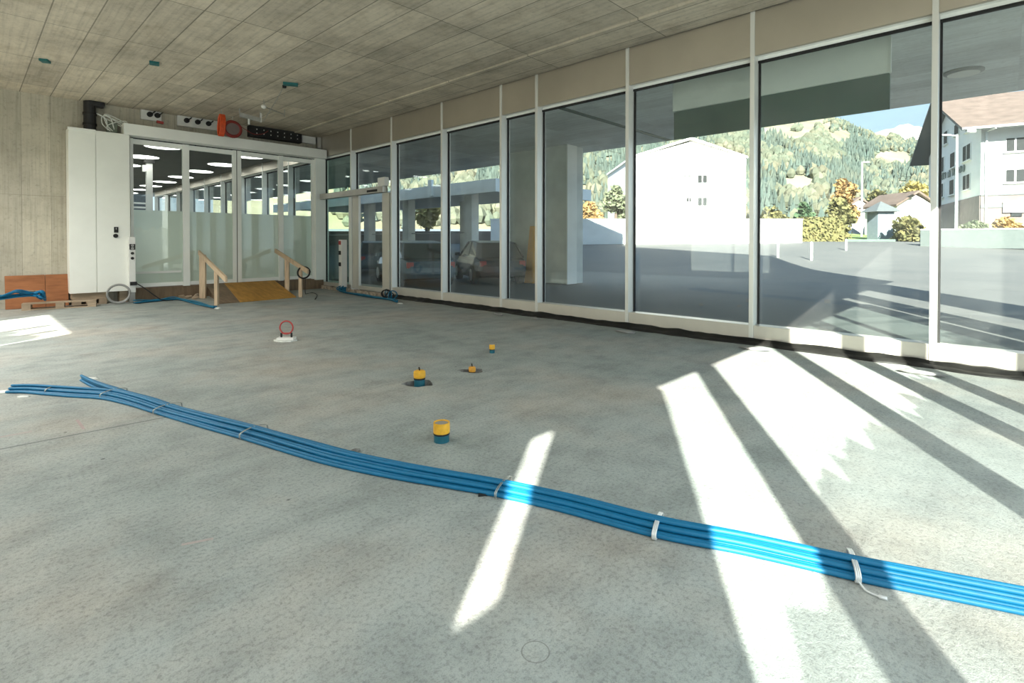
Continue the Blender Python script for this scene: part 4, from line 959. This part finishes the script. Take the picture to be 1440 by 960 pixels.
# ---- cars
M['carblue'] = simple('blue_grey_car_paint', (0.10, 0.16, 0.21), 0.22, 0.2, 0.04)
M['carwhite'] = simple('white_car_paint', (0.78, 0.78, 0.77), 0.25, 0, 0.03)
M['carred'] = simple('dark_car_paint', (0.06, 0.07, 0.08), 0.22, 0.2, 0.04)
M['carglass'] = simple('car_glass', (0.03, 0.04, 0.045), 0.08, 0, 0.05, spec=0.8)
def car(loc, ang, mat, label, van=False):
    r = thing('car', (0, 0, 0), label, 'car', None, True); L = 4.3; W = 1.76
    Hh = 1.9 if van else 1.45
    # stations along the length: x, half width, belt height, bottom
    st = [(-2.15, 0.66, 0.62, 0.42), (-2.08, 0.80, 0.82, 0.30), (-1.5, 0.87, 0.93, 0.22), (-0.6, 0.88, 0.95, 0.2), (0.6, 0.88, 0.94, 0.2), (1.3, 0.87, 0.88, 0.22), (1.95, 0.80, 0.74, 0.28), (2.15, 0.64, 0.58, 0.40)]
    vs = []; n = 8
    for x, hw, bh, bo in st:
        m_ = (bh+bo)/2
        vs += [(x, -hw*0.9, bo), (x, -hw, m_-0.08), (x, -hw, m_+0.1), (x, -hw*0.93, bh), (x, hw*0.93, bh), (x, hw, m_+0.1), (x, hw, m_-0.08), (x, hw*0.9, bo)]
    fs = [(i*n+k, i*n+(k+1) % n, (i+1)*n+(k+1) % n, (i+1)*n+k) for i in range(len(st)-1) for k in range(n)]+[tuple(range(n))[::-1], tuple((len(st)-1)*n+k for k in range(n))]
    MB().add(vs, fs).build('body', M[mat], r, smooth=False, bevel=0.04)
    rb = [(-1.95 if van else -1.75, 0.9), (-1.75 if van else -1.25, Hh-0.06), (-0.4, Hh), (0.25, Hh-0.03), (1.15, 0.9)]
    vs = []
    for x, z in rb:
        hw = 0.80 if z < 1 else 0.64; vs += [(x, -hw, z), (x, hw, z)]
    fs = [(2*i, 2*i+1, 2*i+3, 2*i+2) for i in range(4)]+[(0, 2, 4, 6, 8), (9, 7, 5, 3, 1), (8, 9, 1, 0)]
    MB().add(vs, fs).build('greenhouse', M['carglass'], r, bevel=0.02)
    rf = [(-1.27 if not van else -1.77, Hh-0.05), (-0.4, Hh+0.015), (0.27, Hh-0.02)]
    vs = []
    for x, z in rf: vs += [(x, -0.645, z), (x, 0.645, z), (x, -0.645, z-0.05), (x, 0.645, z-0.05)]
    mb = MB()
    for i in range(2): mb.add(vs[4*i:4*i+8], [(0, 1, 5, 4), (2, 6, 7, 3), (0, 4, 6, 2), (1, 3, 7, 5), (0, 2, 3, 1), (4, 5, 7, 6)])
    for s_ in (-1, 1):
        mb.bar((rb[0][0], s_*0.80, 0.9), (rb[1][0], s_*0.645, Hh-0.06), 0.06, 0.05); mb.bar((1.15, s_*0.80, 0.9), (0.25, s_*0.645, Hh-0.03), 0.06, 0.05); mb.bar((-0.3, s_*0.80, 0.92), (-0.3, s_*0.645, Hh-0.02), 0.07, 0.04)
    mb.build('roof', M[mat], r)
    for x in (-1.32, 1.32):
        for s_ in (-1, 1):
            wv = MB(); wv.tube([(x, s_*0.70, 0.32), (x, s_*0.90, 0.32)], 0.32, 20); wo_ = wv.build('wheel', M['black'], r)
            h = MB(); h.tube([(x, s_*0.89, 0.32), (x, s_*0.91, 0.32)], 0.2, 16); h.build('rim', M['galv'], wo_)
    for s_ in (-1, 1):
        MB().box(2.02, 2.12, s_*0.62-0.13, s_*0.62+0.13, 0.60, 0.72).build('headlight', M['white'], r, bevel=0.02)
        MB().box(-2.13, -2.03, s_*0.66-0.11, s_*0.66+0.11, 0.62, 0.8).build('tail_light', M['red'], r, bevel=0.02)
        MB().box(0.85, 1.0, s_*0.95-0.09, s_*0.95+0.09, 0.92, 1.04).build('mirror', M[mat], r, bevel=0.02)
    r.location = loc; r.rotation_euler = (0, 0, ang); return r
c1 = onz(600, 396); car((c1.x-0.6, c1.y, -0.02), radians(70), 'carblue', 'blue-grey parked car outside the pane right of the side door')
c2 = onz(668, 392); car((c2.x-0.2, c2.y-0.9, -0.02), radians(60), 'carred', 'dark car parked in front of the carport, left of the narrow pane')
c3 = onz(742, 390); car((c3.x+1.9, c3.y+0.6, -0.02), radians(40), 'carwhite', 'white van parked behind the broad canopy column', True)
c4 = onz(530, 382); car((c4.x, c4.y, -0.02), radians(60), 'carblue', 'blue-grey car beyond the open side door leaf')
po = onX(744, 395, 14.0); 
op = thing('orange_post', (po.x, po.y-0.1, 0), 'orange tapering barrier post beside the broad canopy column', 'barrier post')
pxw = 0.16
b0 = onX(739, 394, 13.2); b1 = onX(748, 320, 13.2); zt9 = onX(745, 318, 13.2).z
MB().prism([(13.2, onX(737, 394, 13.2).y, 0), (13.2, onX(749, 394, 13.2).y, 0), (13.2, onX(749, 320, 13.2).y, zt9), (13.2, onX(745, 320, 13.2).y, zt9)], (0.14, 0, 0)).build('post', M['orangecap'], op, bevel=0.01)
op.location.x = 13.25; op['_inv'] = list(op.location)
op.children[0].matrix_parent_inverse = Matrix.Translation(-Vector(op.location))

# ---- long white garden wall
def seg(px0, px1, d): return ond(px0, 330, d), ond(px1, 330, d)
a, b = seg(690, 1128, 42); zt = ond(1000, 309, 42).z
u = (b-a); u.z = 0; L = u.length; u.normalize(); nn = Vector((-u.y, u.x, 0))
gw = thing('garden_wall', tuple(((a+b)/2)[:2])+(0.8,), 'long white rendered garden wall in front of the gabled house', 'wall')
MB().obox(Vector(((a.x+b.x)/2, (a.y+b.y)/2, (zt+0.3)/2))+nn*0.15, u*L/2, nn*0.15, (0, 0, (zt-0.3)/2)).build('wall', M['plaster'], gw)
MB().obox(Vector(((a.x+b.x)/2, (a.y+b.y)/2, zt+0.04))+nn*0.15, u*(L/2+0.05), nn*0.2, (0, 0, 0.05)).build('coping', M['lightconc'], gw)

# ---- white gabled house
def house(px0, px1, pye, pxa, pya, d, depth, label, base=0.5, windows=(), walls='plaster', over=0.5, roofmat='tile'):
    a = ond(px0, pye, d); b = ond(px1, pye, d); ze = (a.z+b.z)/2; ap = ond(pxa, pya, d)
    u = b-a; u.z = 0; L = u.length; u.normalize(); n_ = Vector((-u.y, u.x, 0)); n_ = n_ if n_.dot(_fh) > 0 else -n_
    r = thing('house', (a.x, a.y, base), label, 'house'); s = (ap-a).dot(u)
    A = Vector((a.x, a.y, 0)); P = lambda t, z: A+u*t+Vector((0, 0, z))
    MB().prism([P(0, base), P(L, base), P(L, ze), P(s, ap.z-0.25), P(0, ze)], n_*depth).build('walls', M[walls], r)
    sl0 = (ap.z-ze)/s; sl1 = (ap.z-ze)/(L-s); th_ = Vector((0, 0, 0.22)); f = -n_*over
    r1 = [P(-over, ze-sl0*over)+f, P(s, ap.z)+f, P(s, ap.z)+n_*(depth+over), P(-over, ze-sl0*over)+n_*(depth+over)]
    r2 = [P(s, ap.z)+f, P(L+over, ze-sl1*over)+f, P(L+over, ze-sl1*over)+n_*(depth+over), P(s, ap.z)+n_*(depth+over)]
    MB().prism(r1, th_).prism(r2, th_).build('roof', M[roofmat], r)
    for (wx0, wx1, wy0, wy1) in windows:
        c = ond((wx0+wx1)/2, (wy0+wy1)/2, d); hw = (wx1-wx0)/2/FPX*d; hh = (wy1-wy0)/2/FPX*d
        w_ = MB().obox(c-n_*0.02, u*hw, n_*0.05, (0, 0, hh)).build('window', M['white'], r)
        for s_ in (-1, 1): MB().obox(c-n_*0.06+u*hw*0.5*s_, u*hw*0.38, n_*0.03, (0, 0, hh*0.86)).build('pane', M['shutter'], w_)
        MB().obox(c-n_*0.08-Vector((0, 0, hh+0.05)), u*(hw+0.1), n_*0.1, (0, 0, 0.04)).build('ledge', M['lightconc'], w_)
    return r
house(889, 1049, 222, 972, 196, 55, 14, 'big overexposed white gabled house behind the white garden wall', 0.5, [(980.5, 994.5, 245.5, 258), (980.5, 994.5, 277, 290), (936.5, 945, 247.5, 249), (958.5, 972, 247, 249), (936.5, 946, 277.5, 279), (965, 972, 277.5, 284)], over=0.15, roofmat='lightconc')  # roof takes a pale material to imitate overexposure
dp_ = ond(1046.5, 280, 54.9); tag(MB().tube([(dp_.x, dp_.y, 1.2), (dp_.x, dp_.y, 9.2)], 0.09, 8).build('downpipe', M['grey']), 'grey downpipe at the right corner of the gabled white house', 'downpipe')

# ---- trees and shrubs near the houses
def leaf_cloud(mb, c, rx, ry, rz, n, size, rnd, shell=0.35):
    for _ in range(n):
        while True:
            p = Vector((rnd.uniform(-1, 1), rnd.uniform(-1, 1), rnd.uniform(-1, 1)))
            if shell < p.length < 1: break
        q = Vector(c)+Vector((p.x*rx, p.y*ry, p.z*rz)); a = Vector((rnd.uniform(-1, 1), rnd.uniform(-1, 1), rnd.uniform(-1, 1))).normalized(); b = a.orthogonal().normalized(); s = size*rnd.uniform(0.6, 1.3)
        mb.add([q-a*s-b*s*0.5, q+a*s-b*s*0.5, q+a*s*0.6+b*s*0.7, q-a*s*0.6+b*s*0.7], [(0, 1, 2, 3)])
def decid(px, pyb, pyt, wpx, d, mat, label, seed, cat='tree', trunk=0.25, dens=1.0, name='broadleaf_tree'):
    rnd = random.Random(seed); b = ond(px, pyb, d); b.z = terrain(b.x, b.y); t = ond(px, pyt, d); H = t.z-b.z; R = wpx/2/FPX*d
    r = thing(name, (b.x, b.y, b.z), label, cat); mb = MB(); lob = []
    k = 7
    for i in range(k):
        a = rnd.uniform(0, 6.28); rr = R*rnd.uniform(0.15, 0.55); zz = b.z+H*rnd.uniform(trunk+0.15, 0.82); s = R*rnd.uniform(0.42, 0.62); lob.append((b.x+cos(a)*rr, b.y+sin(a)*rr, zz, s))
    lob.append((b.x, b.y, b.z+H*0.84, R*0.4))
    hz = H*(1-trunk)*0.30
    for (x, y, z, s) in lob:
        leaf_cloud(mb, (x, y, z), s, s, min(hz, s*1.1), int(150*dens), max(0.14, 0.0042*d), rnd, 0.2)
    mb.build('crown', M[mat], r)
    MB().tube([(b.x, b.y, b.z-0.8), (b.x, b.y, b.z+H*0.5), (b.x+0.1, b.y, b.z+H*0.8)], [R*0.09+0.06, R*0.06+0.04, 0.03], 7).build('trunk', M['bark'], r)
    return r
def conifer(px, pyb, pyt, wpx, d, mat, label, seed):
    rnd = random.Random(seed); b = ond(px, pyb, d); b.z = terrain(b.x, b.y); t = ond(px, pyt, d); H = t.z-b.z; R = wpx/2/FPX*d
    r = thing('conifer', (b.x, b.y, b.z), label, 'tree'); mb = MB()
    for i in range(26):
        f = i/26; z = b.z+H*(0.08+0.9*f); R2 = R*(1-f)**0.85*rnd.uniform(0.8, 1.1)+0.1; m = int(14-9*f)
        for k in range(m):
            a = 2*pi*k/m+rnd.uniform(0, 1); dr = Vector((cos(a), sin(a), 0)); w_ = max(0.22, R2*0.28); c = Vector((b.x, b.y, z))
            tip = c+dr*R2*rnd.uniform(0.8, 1.15)-Vector((0, 0, R2*0.25)); s = Vector((-dr.y, dr.x, 0))
            mb.add([c+dr*0.1, c+dr*R2*0.55+s*w_-Vector((0, 0, R2*.12)), tip, c+dr*R2*0.55-s*w_-Vector((0, 0, R2*.12))], [(0, 1, 2, 3)])
            mb.add([c+dr*0.1, c+dr*R2*0.5-Vector((0, 0, R2*.35)), tip, c+dr*R2*0.5+Vector((0, 0, R2*.06))], [(0, 1, 2, 3)])
    mb.build('foliage', M[mat], r); MB().tube([(b.x, b.y, b.z-0.8), (b.x, b.y, b.z+H*0.97)], [R*0.08+0.05, 0.03], 6).build('trunk', M['bark'], r); return r
conifer(800, 312, 226, 74, 62, 'f_spruce', 'dark spruce right of the broad canopy column', 1)
decid(866, 316, 256, 42, 52, 'f_grey', 'pale grey-green tree left of the white gabled house', 2)
decid(828, 318, 286, 56, 50, 'f_orange', 'low orange-yellow shrub between spruce and grey-green tree, over the garden wall', 3, 'shrub', 0.05, name='shrub')
decid(600, 345, 282, 46, 50, 'f_yellow', 'yellow-green tree seen under the carport roof', 4)
decid(1184, 316, 246, 44, 58, 'f_orange', 'orange autumn tree behind the hedge', 5)
decid(1284, 298, 250, 46, 92, 'f_yellow', 'yellow autumn tree left of the large apartment house', 6)
decid(1180, 316, 280, 58, 49, 'f_hedge', 'brown-green bush below the orange tree', 7, 'shrub', 0.02, name='shrub')
decid(1236, 300, 268, 58, 75, 'f_hedge', 'olive bush behind the small dark-roofed pavilion', 8, 'shrub', 0.05, name='shrub')
decid(1130, 318, 284, 36, 74, 'f_spruce', 'dark bluish bush right of the white garden wall end', 9, 'shrub', 0.05, name='shrub')
decid(1085, 320, 296, 60, 58, 'f_hedge', 'yellowish bush behind the right end of the white garden wall', 10, 'shrub', 0.02, name='shrub')
decid(1278, 327, 308, 58, 44.5, 'f_hedge', 'low dry bush in front of the small white villa', 11, 'shrub', 0.0, name='shrub')
decid(1415, 328, 308, 40, 42, 'f_orange', 'reddish shrub before the lit front of the apartment house', 12, 'shrub', 0.0, name='shrub')
decid(1370, 332, 314, 36, 42, 'f_grey', 'pale shrub at the corner of the apartment house', 13, 'shrub', 0.0, name='shrub')
# clipped hedge
a, b = ond(1130, 330, 45), ond(1190, 330, 45); zt = ond(1160, 305, 45).z
mb = MB(); rnd = random.Random(5); u = b-a; u.z = 0
for _ in range(1500):
    t = rnd.random(); q = Vector((a.x, a.y, 0))+u*t+_fh*rnd.uniform(0, 1.2); q.z = rnd.uniform(1.0, zt); 
    aa = Vector((rnd.uniform(-1, 1), rnd.uniform(-1, 1), rnd.uniform(-1, 1))).normalized(); bb_ = aa.orthogonal().normalized(); s = 0.16
    mb.add([q-aa*s, q-bb_*s*.6, q+aa*s, q+bb_*s*.6], [(0, 1, 2, 3)])
hd = thing('hedge', tuple(((a+b)/2)[:2])+(1.0,), 'clipped olive hedge at the right end of the white garden wall', 'hedge'); mb.build('leaves', M['f_hedge'], hd)
MB().obox(Vector(((a.x+b.x)/2, (a.y+b.y)/2, (zt+0.9)/2))+_fh*0.7, u*0.49, _fh*0.5, (0, 0, (zt-1.0)/2)).build('core', M['f_hedge'], hd)

# ---- villas, pavilion
house(1262, 1312, 287, 1288, 271, 54, 5, 'small white villa left of the large apartment house', 0.8, [], over=0.4)
house(1198, 1218, 286, 1208, 279, 66, 3, 'tiny white outbuilding beside the pale street lamp', 0.8, [], over=0.3)
pv = ond(1238, 322, 47.5); r = thing('pavilion', (pv.x, pv.y, 1.2), 'small pavilion with a dark pointed roof behind the lawn', 'pavilion')
zt = ond(1238, 298, 47.5).z; za = ond(1238, 283, 47.5).z; s = 28/2/FPX*47.5
MB().obox((pv.x, pv.y, (zt+0.8)/2), RT*s*0.8, _fh*s*0.8, (0, 0, (zt-0.8)/2)).build('walls', simple('blue_grey_timber', (0.25, 0.31, 0.35), 0.7), r)
c = Vector((pv.x, pv.y, zt)); q = [c+RT*s*1.3*i+_fh*s*1.3*j for i, j in ((-1, -1), (1, -1), (1, 1), (-1, 1))]
MB().add(q+[Vector((pv.x, pv.y, za))], [(0, 1, 4), (1, 2, 4), (2, 3, 4), (3, 0, 4), (3, 2, 1, 0)]).build('roof', M['eave'], r)
for k in (-0.45, 0.4): MB().obox(c+RT*s*k-_fh*s*0.82-Vector((0, 0, 0.9)), RT*s*0.2, _fh*0.03, (0, 0, 0.5)).build('window', M['white'], r)

# ---- lawn strip, low walls
def ribbon(pts, name, mat, label, lift=0.03):
    mb = MB(); mb.add([Vector((p.x, p.y, terrain(p.x, p.y)+lift)) for p in pts], [tuple(range(len(pts)))]); return structure(mb.build(name, M[mat]), label, 'lawn')
q0, q1 = ond(1192, 330, 46), ond(1330, 330, 46); q2, q3 = ond(1330, 330, 62), ond(1192, 330, 62)
N = 12; vs = []; fs = []
for i in range(N+1):
    for j in range(5):
        p = q0.lerp(q1, i/N).lerp(q3.lerp(q2, i/N), j/4); vs.append((p.x, p.y, terrain(p.x, p.y)+0.05+j*0.22))
for i in range(N):
    for j in range(4): k = i*5+j; fs.append((k, k+5, k+6, k+1))
structure(MB().add(vs, fs).build('ground_lawn', M['grass']), 'sloping lawn behind the road', 'lawn')
a, b = ond(1188, 333, 46), ond(1300, 336, 44)
structure(MB().bar((a.x, a.y, 1.45), (b.x, b.y, 1.45), 0.2, 0.35).build('trim_6', M['darkpanel']), 'low dark kerb wall along the lawn', 'kerb')
a, b = ond(1294, 330, 38), ond(1560, 330, 33); zt = ond(1400, 322.5, 36).z; zbm = ond(1400, 341, 36).z
lw_ = thing('low_boundary_wall', tuple(((a+b)/2)[:2])+(zbm,), 'low boundary wall, coloured as in shade, in front of the apartment house', 'wall')
MB().bar((a.x, a.y, (zt+zbm)/2-0.2), (b.x, b.y, (zt+zbm)/2-0.2), 0.25, zt-zbm+0.4).build('wall', simple('shade_dark_wall', (0.085, 0.105, 0.10), 0.8), lw_)  # wall colour darkened to imitate shade
MB().bar((a.x, a.y, zt+0.03), (b.x, b.y, zt+0.03), 0.32, 0.07).build('coping', M['outconc'], lw_)
for k, (px, py, h) in enumerate(((1094, 362, 22), (1141, 366, 26), (1190, 352, 16))):
    p = ong(px, py); hh = h/FPX*(p.dot(_fh))
    tag(MB().lathe([(0.07, 0), (0.07, hh*0.96), (0.03, hh)], (p.x, p.y, p.z), 10).build('marker_post', M['white']), ('leftmost', 'middle', 'rightmost')[k] + ' of three thin white marker posts at the road edge', 'post')
# ---- street lamps
def lamp_post(px, pyb, pyt, d, arm, label):
    b = ond(px, pyb, d); t = ond(px, pyt, d); r = thing('street_lamp', (b.x, b.y, b.z), label, 'street lamp')
    MB().tube([(b.x, b.y, b.z-1), (b.x, b.y, t.z)], [0.11, 0.075], 10).build('pole', M['lampmetal'], r)
    e = Vector((t.x, t.y, t.z))+RT*arm; MB().tube([(t.x, t.y, t.z-0.05), tuple(e)], 0.05, 8).build('arm', M['lampmetal'], r)
    MB().obox(e+RT*(0.25 if arm > 0 else -0.25), RT*0.34, _fh*0.14, (0, 0, 0.06)).build('head', M['lampmetal'], r, bevel=0.03)
lamp_post(1344.5, 322, 190, 40, -0.55, 'street lamp in front of the apartment house gable')
lamp_post(1211.5, 326, 228, 55, 0.2, 'slim street lamp standing left, before the forested hill')

# ---- apartment house on the right
gA = HEAD+radians(28.7); U = Vector((sin(gA), cos(gA), 0)); V = Vector((sin(gA+pi/2), cos(gA+pi/2), 0))
C = ond(1378.5, 300, 47.0); C.z = 0; Wg = 21.3; Lh = 26
ze = zat(C, 172); base = 0.9
def bp(s, v, z): return C+U*s+V*v+Vector((0, 0, z))
ah = thing('apartment_house', (C.x, C.y, base), 'large white apartment house with brown roof at the right edge of the picture', 'house')
zap = ze+4.6
MB().prism([bp(0, 0, base), bp(Wg, 0, base), bp(Wg, 0, ze), bp(Wg/2, 0, zap-0.3), bp(0, 0, ze)], V*Lh).build('walls', M['plaster'], ah)
zbase = zat(C, 274.5)
mbb = MB(); mbb.obox(bp(Wg/2, -0.03, (zbase+base)/2), U*Wg/2, V*0.04, (0, 0, (zbase-base)/2)); mbb.obox(bp(-0.03, Lh/2, (zbase+base)/2), U*0.04, V*Lh/2, (0, 0, (zbase-base)/2)); mbb.build('base_course', M['stone'], ah)
MB().obox(bp(-0.09, Lh/2, zbase), U*0.04, V*Lh/2, (0, 0, 0.06)).obox(bp(-0.09, Lh/2, zbase-1.0), U*0.04, V*Lh/2, (0, 0, 0.14)).build('base_band', M['eave'], ah)
ov = 1.7; slp = (zap-ze)/(Wg/2)
r1 = [bp(-ov, -ov, ze-slp*ov), bp(Wg/2, -ov, zap), bp(Wg/2, Lh, zap), bp(-ov, Lh, ze-slp*ov)]
r2 = [bp(Wg/2, -ov, zap), bp(Wg+ov, -ov, ze-slp*ov), bp(Wg+ov, Lh, ze-slp*ov), bp(Wg/2, Lh, zap)]
ro = MB().prism(r1, (0, 0, 0.12)).prism(r2, (0, 0, 0.12)).build('roof', M['tile'], ah)
r1b = [p-Vector((0, 0, 0.16)) for p in r1]; r2b = [p-Vector((0, 0, 0.16)) for p in r2]
MB().prism(r1b, (0, 0, 0.15)).prism(r2b, (0, 0, 0.15)).build('soffit_boards', M['eave'], ro)
MB().tube([bp(-ov-0.05, -ov, ze-slp*ov), bp(-ov-0.05, Lh, ze-slp*ov)], 0.11, 8).build('gutter', M['lampmetal'], ro)
MB().tube([bp(-0.12, 0.35, base), bp(-0.12, 0.35, ze-0.9), bp(-ov, 0.6, ze-slp*ov-0.1)], 0.09, 8).build('downpipe', M['lampmetal'], ah)
def hwin(s, v, z, hw, hh, face, n=2, mat='shutter'):
    if face == 'g': c = bp(s, -0.02, z); a = U; nr = -V
    else: c = bp(-0.02, v, z); a = V; nr = -U
    w_ = MB().obox(c, a*hw, nr*0.05, (0, 0, hh)).build('window', M['white'], ah)
    for k in range(n):
        o = (k-(n-1)/2)*(2*hw/n); MB().obox(c+a*o+nr*0.04, a*(hw/n*0.80), nr*0.03, (0, 0, hh*0.9)).build('pane', M[mat], w_)
    MB().obox(c+nr*0.1-Vector((0, 0, hh+0.06)), a*(hw+0.12), nr*0.12, (0, 0, 0.05)).build('ledge', M['lightconc'], w_)
def gs(px):
    t = (px-720)/FPX; Cr = C.dot(RT); Cd = C.dot(_fh); ur = U.dot(RT); ud = U.dot(_fh); return (t*Cd-Cr)/(ur-t*ud)
def gz(s, py): return zat(bp(s, 0, 0), py)
def lv(px):
    t = (px-720)/FPX; Cr = C.dot(RT); Cd = C.dot(_fh); vr = V.dot(RT); vd = V.dot(_fh); return (t*Cd-Cr)/(vr-t*vd)
for px0, px1, py0, py1 in ((1353.5, 1364.5, 203, 226), (1335.5, 1343, 214, 236), (1320.5, 1327.5, 221, 243), (1354, 1364, 245, 267), (1335, 1342, 252, 274), (1320, 1327, 258, 278), (1341, 1348, 174, 190), (1326.5, 1332, 184, 203), (1357, 1366, 170.5, 184)):
    s0, s1 = gs(px0), gs(px1); sm = (s0+s1)/2; z1 = gz(sm, py0); z0 = gz(sm, py1); hwin(sm, 0, (z0+z1)/2, abs(s1-s0)/2, (z1-z0)/2, 'g', 2 if px0 > 1350 else 1)
for py0, py1 in ((193, 213), (237.5, 256.5)):
    for k, (px0, px1) in enumerate(((1412, 1440.5), (1466, 1494))):
        v0, v1 = lv(px0), lv(px1); vm = (v0+v1)/2; z1 = zat(bp(0, vm, 0), py0); z0 = zat(bp(0, vm, 0), py1); hwin(0, vm, (z0+z1)/2, (v1-v0)/2, (z1-z0)/2, 'l', 2)
v0 = lv(1409); z1 = zat(bp(0, v0, 0), 284.5); z0 = zat(bp(0, v0, 0), 299)
MB().obox(bp(-0.15, v0+3, (z0+z1)/2), V*3, U*0.1, (0, 0, (z1-z0)/2)).build('white_panel', M['white'], ah)
bw = MB()
for k in range(4): bw.obox(bp(-0.1, v0+0.9+k*1.2, z0-0.2), V*0.36, U*0.06, (0, 0, 0.16))
bw.build('basement_windows', M['shutter'], ah)
# wall lettering along the gable: far too small and blurred to read, kept as a row of dark relief strokes
s0, s1 = gs(1357), gs(1321); rnd = random.Random(2); lt = MB(); n = 17
for k in range(n):
    if k in (8, 11): continue
    s = s0+(s1-s0)*(k+0.5)/n; py = 236.5+(251-236.5)*(k/n); z = gz(s, py); hh = 0.34
    a_ = abs(s1-s0)/n*0.32
    lt.obox(bp(s, -0.08, z), U*a_*0.35, V*0.03, (0, 0, hh*rnd.uniform(0.8, 1.1)))
    if rnd.random() < 0.8: lt.obox(bp(s-a_*0.5, -0.08, z+hh*rnd.choice((-0.8, 0, 0.8))), U*a_, V*0.03, (0, 0, 0.09))
    if rnd.random() < 0.5: lt.obox(bp(s-a_, -0.08, z), U*a_*0.3, V*0.03, (0, 0, hh*0.8))
lt.build('wall_lettering', M['signgreen'], ah)
fl = ond(1366.5, 184, 44.5); MB().obox(fl, RT*0.3, _fh*0.12, (0, 0, 0.14)).build('floodlight', M['white'], ah, bevel=0.03)

# ---- forested hill and far mountain
RID = [(300, 120), (500, 130), (700, 136), (797, 146), (950, 150), (1065, 158), (1120, 160), (1158, 162), (1172, 168), (1200, 180), (1235, 189), (1270, 196), (1310, 204), (1380, 214), (1440, 222), (1750, 250)]
def ridge(px):
    for (a, ya), (b, yb) in zip(RID[:-1], RID[1:]):
        if a <= px <= b: return ya+(yb-ya)*(px-a)/(b-a)
    return RID[-1][1]
D0, D1 = 330.0, 1250.0
def hill(px, t):
    yr = ridge(px); d = D0+(D1-D0)*t; z0 = ond(px, 322, D0).z; z1 = ond(px, yr, D1).z
    tt = t**1.05; p = ond(px, 340, d); z = z0+(z1-z0)*tt+10*noise.noise(Vector((px*0.011, t*5, 0)))*min(1, t*4)*(1-t*0.75); return Vector((p.x, p.y, z))
vs = []; fs = []; px_ = list(range(300, 1751, 10)); NT = 40
for px in px_:
    for j in range(NT+1): vs.append(hill(px, j/NT))
    p = ond(px, ridge(px)+25, D1*1.25); vs.append(p)
NR = NT+2
for i in range(len(px_)-1):
    for j in range(NR-1): k = i*NR+j; fs.append((k, k+NR, k+NR+1, k+1))
structure(MB().add(vs, fs).build('ground_hill', M['meadow'], smooth=True, origin=(0, 0, 0)), 'hillside with meadows', 'hill')
rnd = random.Random(77)
def proj_y(p):
    d = p-ORG; return PY0-d.dot(UP)*FPX/d.dot(FW)
mc = MB(); md = MB(); cnt = 0
while cnt < 17000:
    px = rnd.uniform(470, 1480); t = rnd.random()**0.8; p = hill(px, t); y = proj_y(p)
    if 1074 < px < 1168 and y < 196-12*noise.noise(Vector((px*0.03, 0, 0))) and noise.noise(Vector((px*0.05, y*0.09, 3))) < 0.30: continue
    if px >= 1168 and y < ridge(px)+13 and noise.noise(Vector((px*0.04, y*0.1, 7))) < 0.05: continue
    if noise.noise(Vector((px*0.02, y*0.035, 1.5))) > 0.42: continue
    cnt += 1; h = rnd.uniform(9, 16); k = noise.noise(Vector((px*0.018, y*0.03, 9)))+rnd.uniform(-0.25, 0.25)
    if k > -0.02:
        r_ = h*rnd.uniform(0.2, 0.27); n = 5; a0 = rnd.random()*6
        for (zb, zt_2, rr) in ((0.05, 0.62, 1.0), (0.4, 1.0, 0.66)):
            mc.add([p+Vector((cos(a0+2*pi*q/n)*r_*rr, sin(a0+2*pi*q/n)*r_*rr, h*zb)) for q in range(n)]+[p+Vector((0, 0, h*zt_2))], [(q, (q+1) % n, n) for q in range(n)])
    else:
        r_ = h*rnd.uniform(0.30, 0.42); n = 6; a0 = rnd.random()*6; hh = h*0.8; rings = []
        for zz, rr in ((0.05, 0.55), (0.4, 1.0), (0.75, 0.72)):
            rings += [p+Vector((cos(a0+2*pi*q/n)*r_*rr*rnd.uniform(.8, 1.15), sin(a0+2*pi*q/n)*r_*rr*rnd.uniform(.8, 1.15), hh*zz)) for q in range(n)]
        md.add(rings+[p+Vector((0, 0, hh))], [(a*n+q, a*n+(q+1) % n, (a+1)*n+(q+1) % n, (a+1)*n+q) for a in (0, 1) for q in range(n)]+[(2*n+q, 2*n+(q+1) % n, 3*n) for q in range(n)])
tag(mc.build('conifer_forest', M['f_conif'], origin=(0, 0, 0)), 'dark conifers covering the hillside', 'forest', None, 'stuff')
tag(md.build('broadleaf_forest', M['f_decid'], origin=(0, 0, 0)), 'pale autumn broadleaf trees covering the hillside', 'forest', None, 'stuff')
MR = [(900, 215), (1100, 210), (1190, 198), (1215, 191), (1232, 186), (1245, 182), (1256, 181), (1264, 176), (1275, 174.5), (1284, 178), (1294, 178), (1303, 182), (1318, 187), (1340, 190), (1400, 205), (1600, 215)]
vs = []; fs = []
mpx = [900+i*4 for i in range(176)]
def mrid(px):
    for (a, ya), (b, yb) in zip(MR[:-1], MR[1:]):
        if a <= px <= b: return ya+(yb-ya)*(px-a)/(b-a)
    return 215
for px in mpx:
    for j in range(9):
        t = j/8; d = 5200+1800*t; p = ond(px, 340, d); z1 = ond(px, mrid(px), 7000).z; z = 200+(z1-200)*t+120*noise.noise(Vector((px*0.05, t*4, 2)))*t*(1-t)*2+25*noise.noise(Vector((px*0.11, t*9, 5)))*t; vs.append((p.x, p.y, z))
for i in range(len(mpx)-1):
    for j in range(8): k = i*9+j; fs.append((k, k+9, k+10, k+1))
structure(MB().add(vs, fs).build('ground_mountain', M['rock'], smooth=False, origin=(0, 0, 0)), 'far pale rocky mountain', 'mountain')

for o in bpy.data.objects:
    if '_inv' in o.keys(): del o['_inv']
